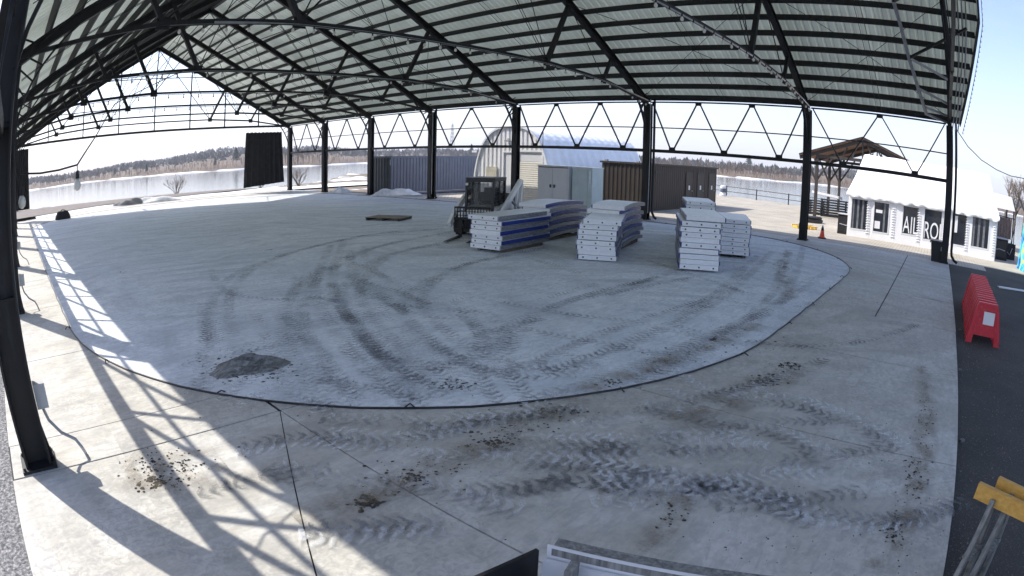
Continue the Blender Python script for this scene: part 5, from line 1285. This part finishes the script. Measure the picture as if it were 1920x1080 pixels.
# ================================================================== black plywood hutch right below the camera
ZB = 1.0; c1 = G(1008, 1028, ZB); e1_ = G(880, 1085, ZB); e2_ = G(1275, 1085, ZB)
vx = (e2_ - c1).normalized(); vy = (e1_ - c1).normalized()
hx = thing('plywood_hutch', 'black plywood hutch with pale timber top rail at the bottom edge', 'hutch', (c1.x, c1.y, 0))
MB().extr([c1 + vx * .03 + vy * .05 + Vector((0, 0, -.16)), c1 + vx * 1.1 + vy * .05 + Vector((0, 0, -.16)), c1 + vx * 1.1 + vy * 1.1 + Vector((0, 0, -.16)), c1 + vx * .03 + vy * 1.1 + Vector((0, 0, -.16))], (0, 0, .02)).build('deck', M['blackplastic'], hx)
MB().bar(c1 + vx * .0 + Vector((0, 0, -.5)), c1 + vy * 1.1 + Vector((0, 0, -.5)), .02, .99).build('side_panel', M['blackplastic'], hx)
MB().bar(c1 + vx * .03 + Vector((0, 0, -.52)), c1 + vx * 1.1 + Vector((0, 0, -.52)), .02, .94).build('back_panel', M['cabinet'], hx)
MB().bar(c1 + vx * .02 - vy * .075 + Vector((0, 0, -.02)), c1 + vx * 1.2 - vy * .075 + Vector((0, 0, -.02)), .085, .038).build('top_rail', M['lumber'], hx)
MB().bar(c1 + vx * .02 - vy * .03 + Vector((0, 0, -.03)), c1 + vx * 1.2 - vy * .03 + Vector((0, 0, -.03)), .004, .09).build('edge_strip', M['cabinet'], hx)
pst = c1 + vx * .20 + vy * .06; MB().bar((pst.x, pst.y, .0), (pst.x, pst.y, ZB - .01), .085, .038, vx).build('post', M['lumber'], hx)

# ================================================================== snow heaps, shrubs, oddments at the far end
def heap(u, v, rx, ry, rot, h, label, seed, mat='snow'): return mound('snow_heap', label, 'snow heap', u, v, rx, ry, rot, h, M[mat], seed)
heap(745, 366, 1.7, .45, R_(70), .42, 'long low snow heap at the foot of the slate container', 5)
heap(640, 361, .8, .6, .3, .32, 'small snow heap between the far columns', 9)
heap(290, 379, 2.4, .7, R_(80), .35, 'crusted snow ridge beyond the open gable', 12)
heap(245, 384, 1.6, .5, R_(75), .40, 'dirty grey snow ridge left of the crusted one', 15, 'gravel')
p = G(118, 411); bg_ = thing('sandbag_weight', 'black ballast bag at the far left slab corner', 'bag', tuple(p))
mb = MB(); 
for zf, r_ in ((0, 1.), (.35, .95), (.75, .8), (1., .62)):
    for k in range(20):
        a = 2 * math.pi * k / 20; mb.v.append((p.x + .35 * r_ * math.copysign(abs(math.cos(a)) ** .6, math.cos(a)), p.y + .62 * r_ * math.copysign(abs(math.sin(a)) ** .6, math.sin(a)), .006 + .5 * zf + (.03 * math.sin(k * 2.2) if zf == 1 else 0)))
mb.f = [(j * 20 + k, j * 20 + (k + 1) % 20, (j + 1) * 20 + (k + 1) % 20, (j + 1) * 20 + k) for j in range(3) for k in range(20)] + [tuple(60 + k for k in range(20))]
mb.build('sack', M['blackcloth'], bg_); MB().tube([(p.x, p.y - .2, .5), (p.x, p.y - .05, .60), (p.x, p.y + .12, .58), (p.x, p.y + .25, .5)], .03, 6).build('strap', M['hose'], bg_)
def shrub(x, y, h, label, seed, n=9):
    rr = random.Random(seed); z = gh(x, y); t_ = thing('bare_shrub', label, 'shrub', (x, y, z), 'leafless shrubs on the river bank'); st_ = MB(); tw_ = MB()
    def grow(mb, p, d, L, r, lev):
        q_ = p + d * L; mid = p.lerp(q_, .5) + Vector((rr.uniform(-.05, .05), rr.uniform(-.05, .05), .03)) * L; mb.tube([p, mid, q_], [r, r * .8, r * .6], 4)
        if lev == 0: return
        for _ in range(3 if lev > 1 else 3):
            nd = (d + Vector((rr.uniform(-.7, .7), rr.uniform(-.7, .7), rr.uniform(-.1, .5)))).normalized(); grow(tw_, p.lerp(q_, rr.uniform(.45, 1)), nd, L * rr.uniform(.45, .7), r * .55, lev - 1)
    for _ in range(n):
        a = rr.uniform(0, 6.28); e_ = rr.uniform(.75, 1.4); grow(st_, Vector((x, y, z - .05)), Vector((math.cos(a) * math.cos(e_), math.sin(a) * math.cos(e_), math.sin(e_))), h * rr.uniform(.45, .6), .035, 3)
    st_.build('stem', M['bark'], t_); tw_.build('twigs', M['twig'], t_)
q_ = G(331, 372, -.75); shrub(q_.x, q_.y, 2.3, 'upright leafless shrub on the bank beyond the open gable', 3)
q_ = G(488, 358, -.55); shrub(q_.x, q_.y, 1.3, 'low leafless shrub below the wide black curtain', 5)
q_ = G(560, 357, -.45); shrub(q_.x, q_.y, 2.2, 'spreading leafless shrub right of the far corner column', 8)
# bare tree at the far right edge
def yard_tree(x, y, h, label, seed):
    rr = random.Random(seed); t_ = thing('bare_tree', label, 'tree', (x, y, -.1), 'bare trees behind the tents'); tr_, cr_ = MB(), MB()
    def grow(p, d, L, r, lev):
        q_ = p + d * L; (tr_ if lev > 3 else cr_).tube([p, q_], [r, r * .65], 4)
        if lev == 0: return
        for _ in range(3): grow(p.lerp(q_, rr.uniform(.5, 1)), (d + Vector((rr.uniform(-.8, .8), rr.uniform(-.8, .8), rr.uniform(-.1, .5)))).normalized(), L * rr.uniform(.55, .78), r * .55, lev - 1)
    grow(Vector((x, y, -.15)), Vector((.05, 0, 1)), h * .38, h * .03, 5)
    tr_.build('trunk', M['bark'], t_); cr_.build('crown', M['twig'], t_)
for k, (u, yv, h) in enumerate(((1885, 75, 7.0), (1903, 70, 7.5), (1921, 66, 8.0))):
    q_ = OY(u, 380, yv); yard_tree(q_.x, q_.y, h, ['leafless tree just right of the small tent', 'middle leafless tree behind the painted panel', 'leafless tree cut by the right picture edge'][k], 40 + k)

# ================================================================== thin air haze over the river valley
hzm = bpy.data.materials.new('air_haze'); hzm.use_nodes = True; hn = hzm.node_tree; hn.nodes.clear()
ho = hn.nodes.new('ShaderNodeOutputMaterial'); hv = hn.nodes.new('ShaderNodeVolumePrincipled'); hv.inputs['Color'].default_value = (.86, .91, 1, 1); hv.inputs['Density'].default_value = 0.0003; hv.inputs['Anisotropy'].default_value = .2
hn.links.new(hv.outputs[0], ho.inputs['Volume'])
hb = MB().span((-2600, -2600, -5), (2600, 2600, 100)).build('haze', hzm); hb['kind'] = 'stuff'
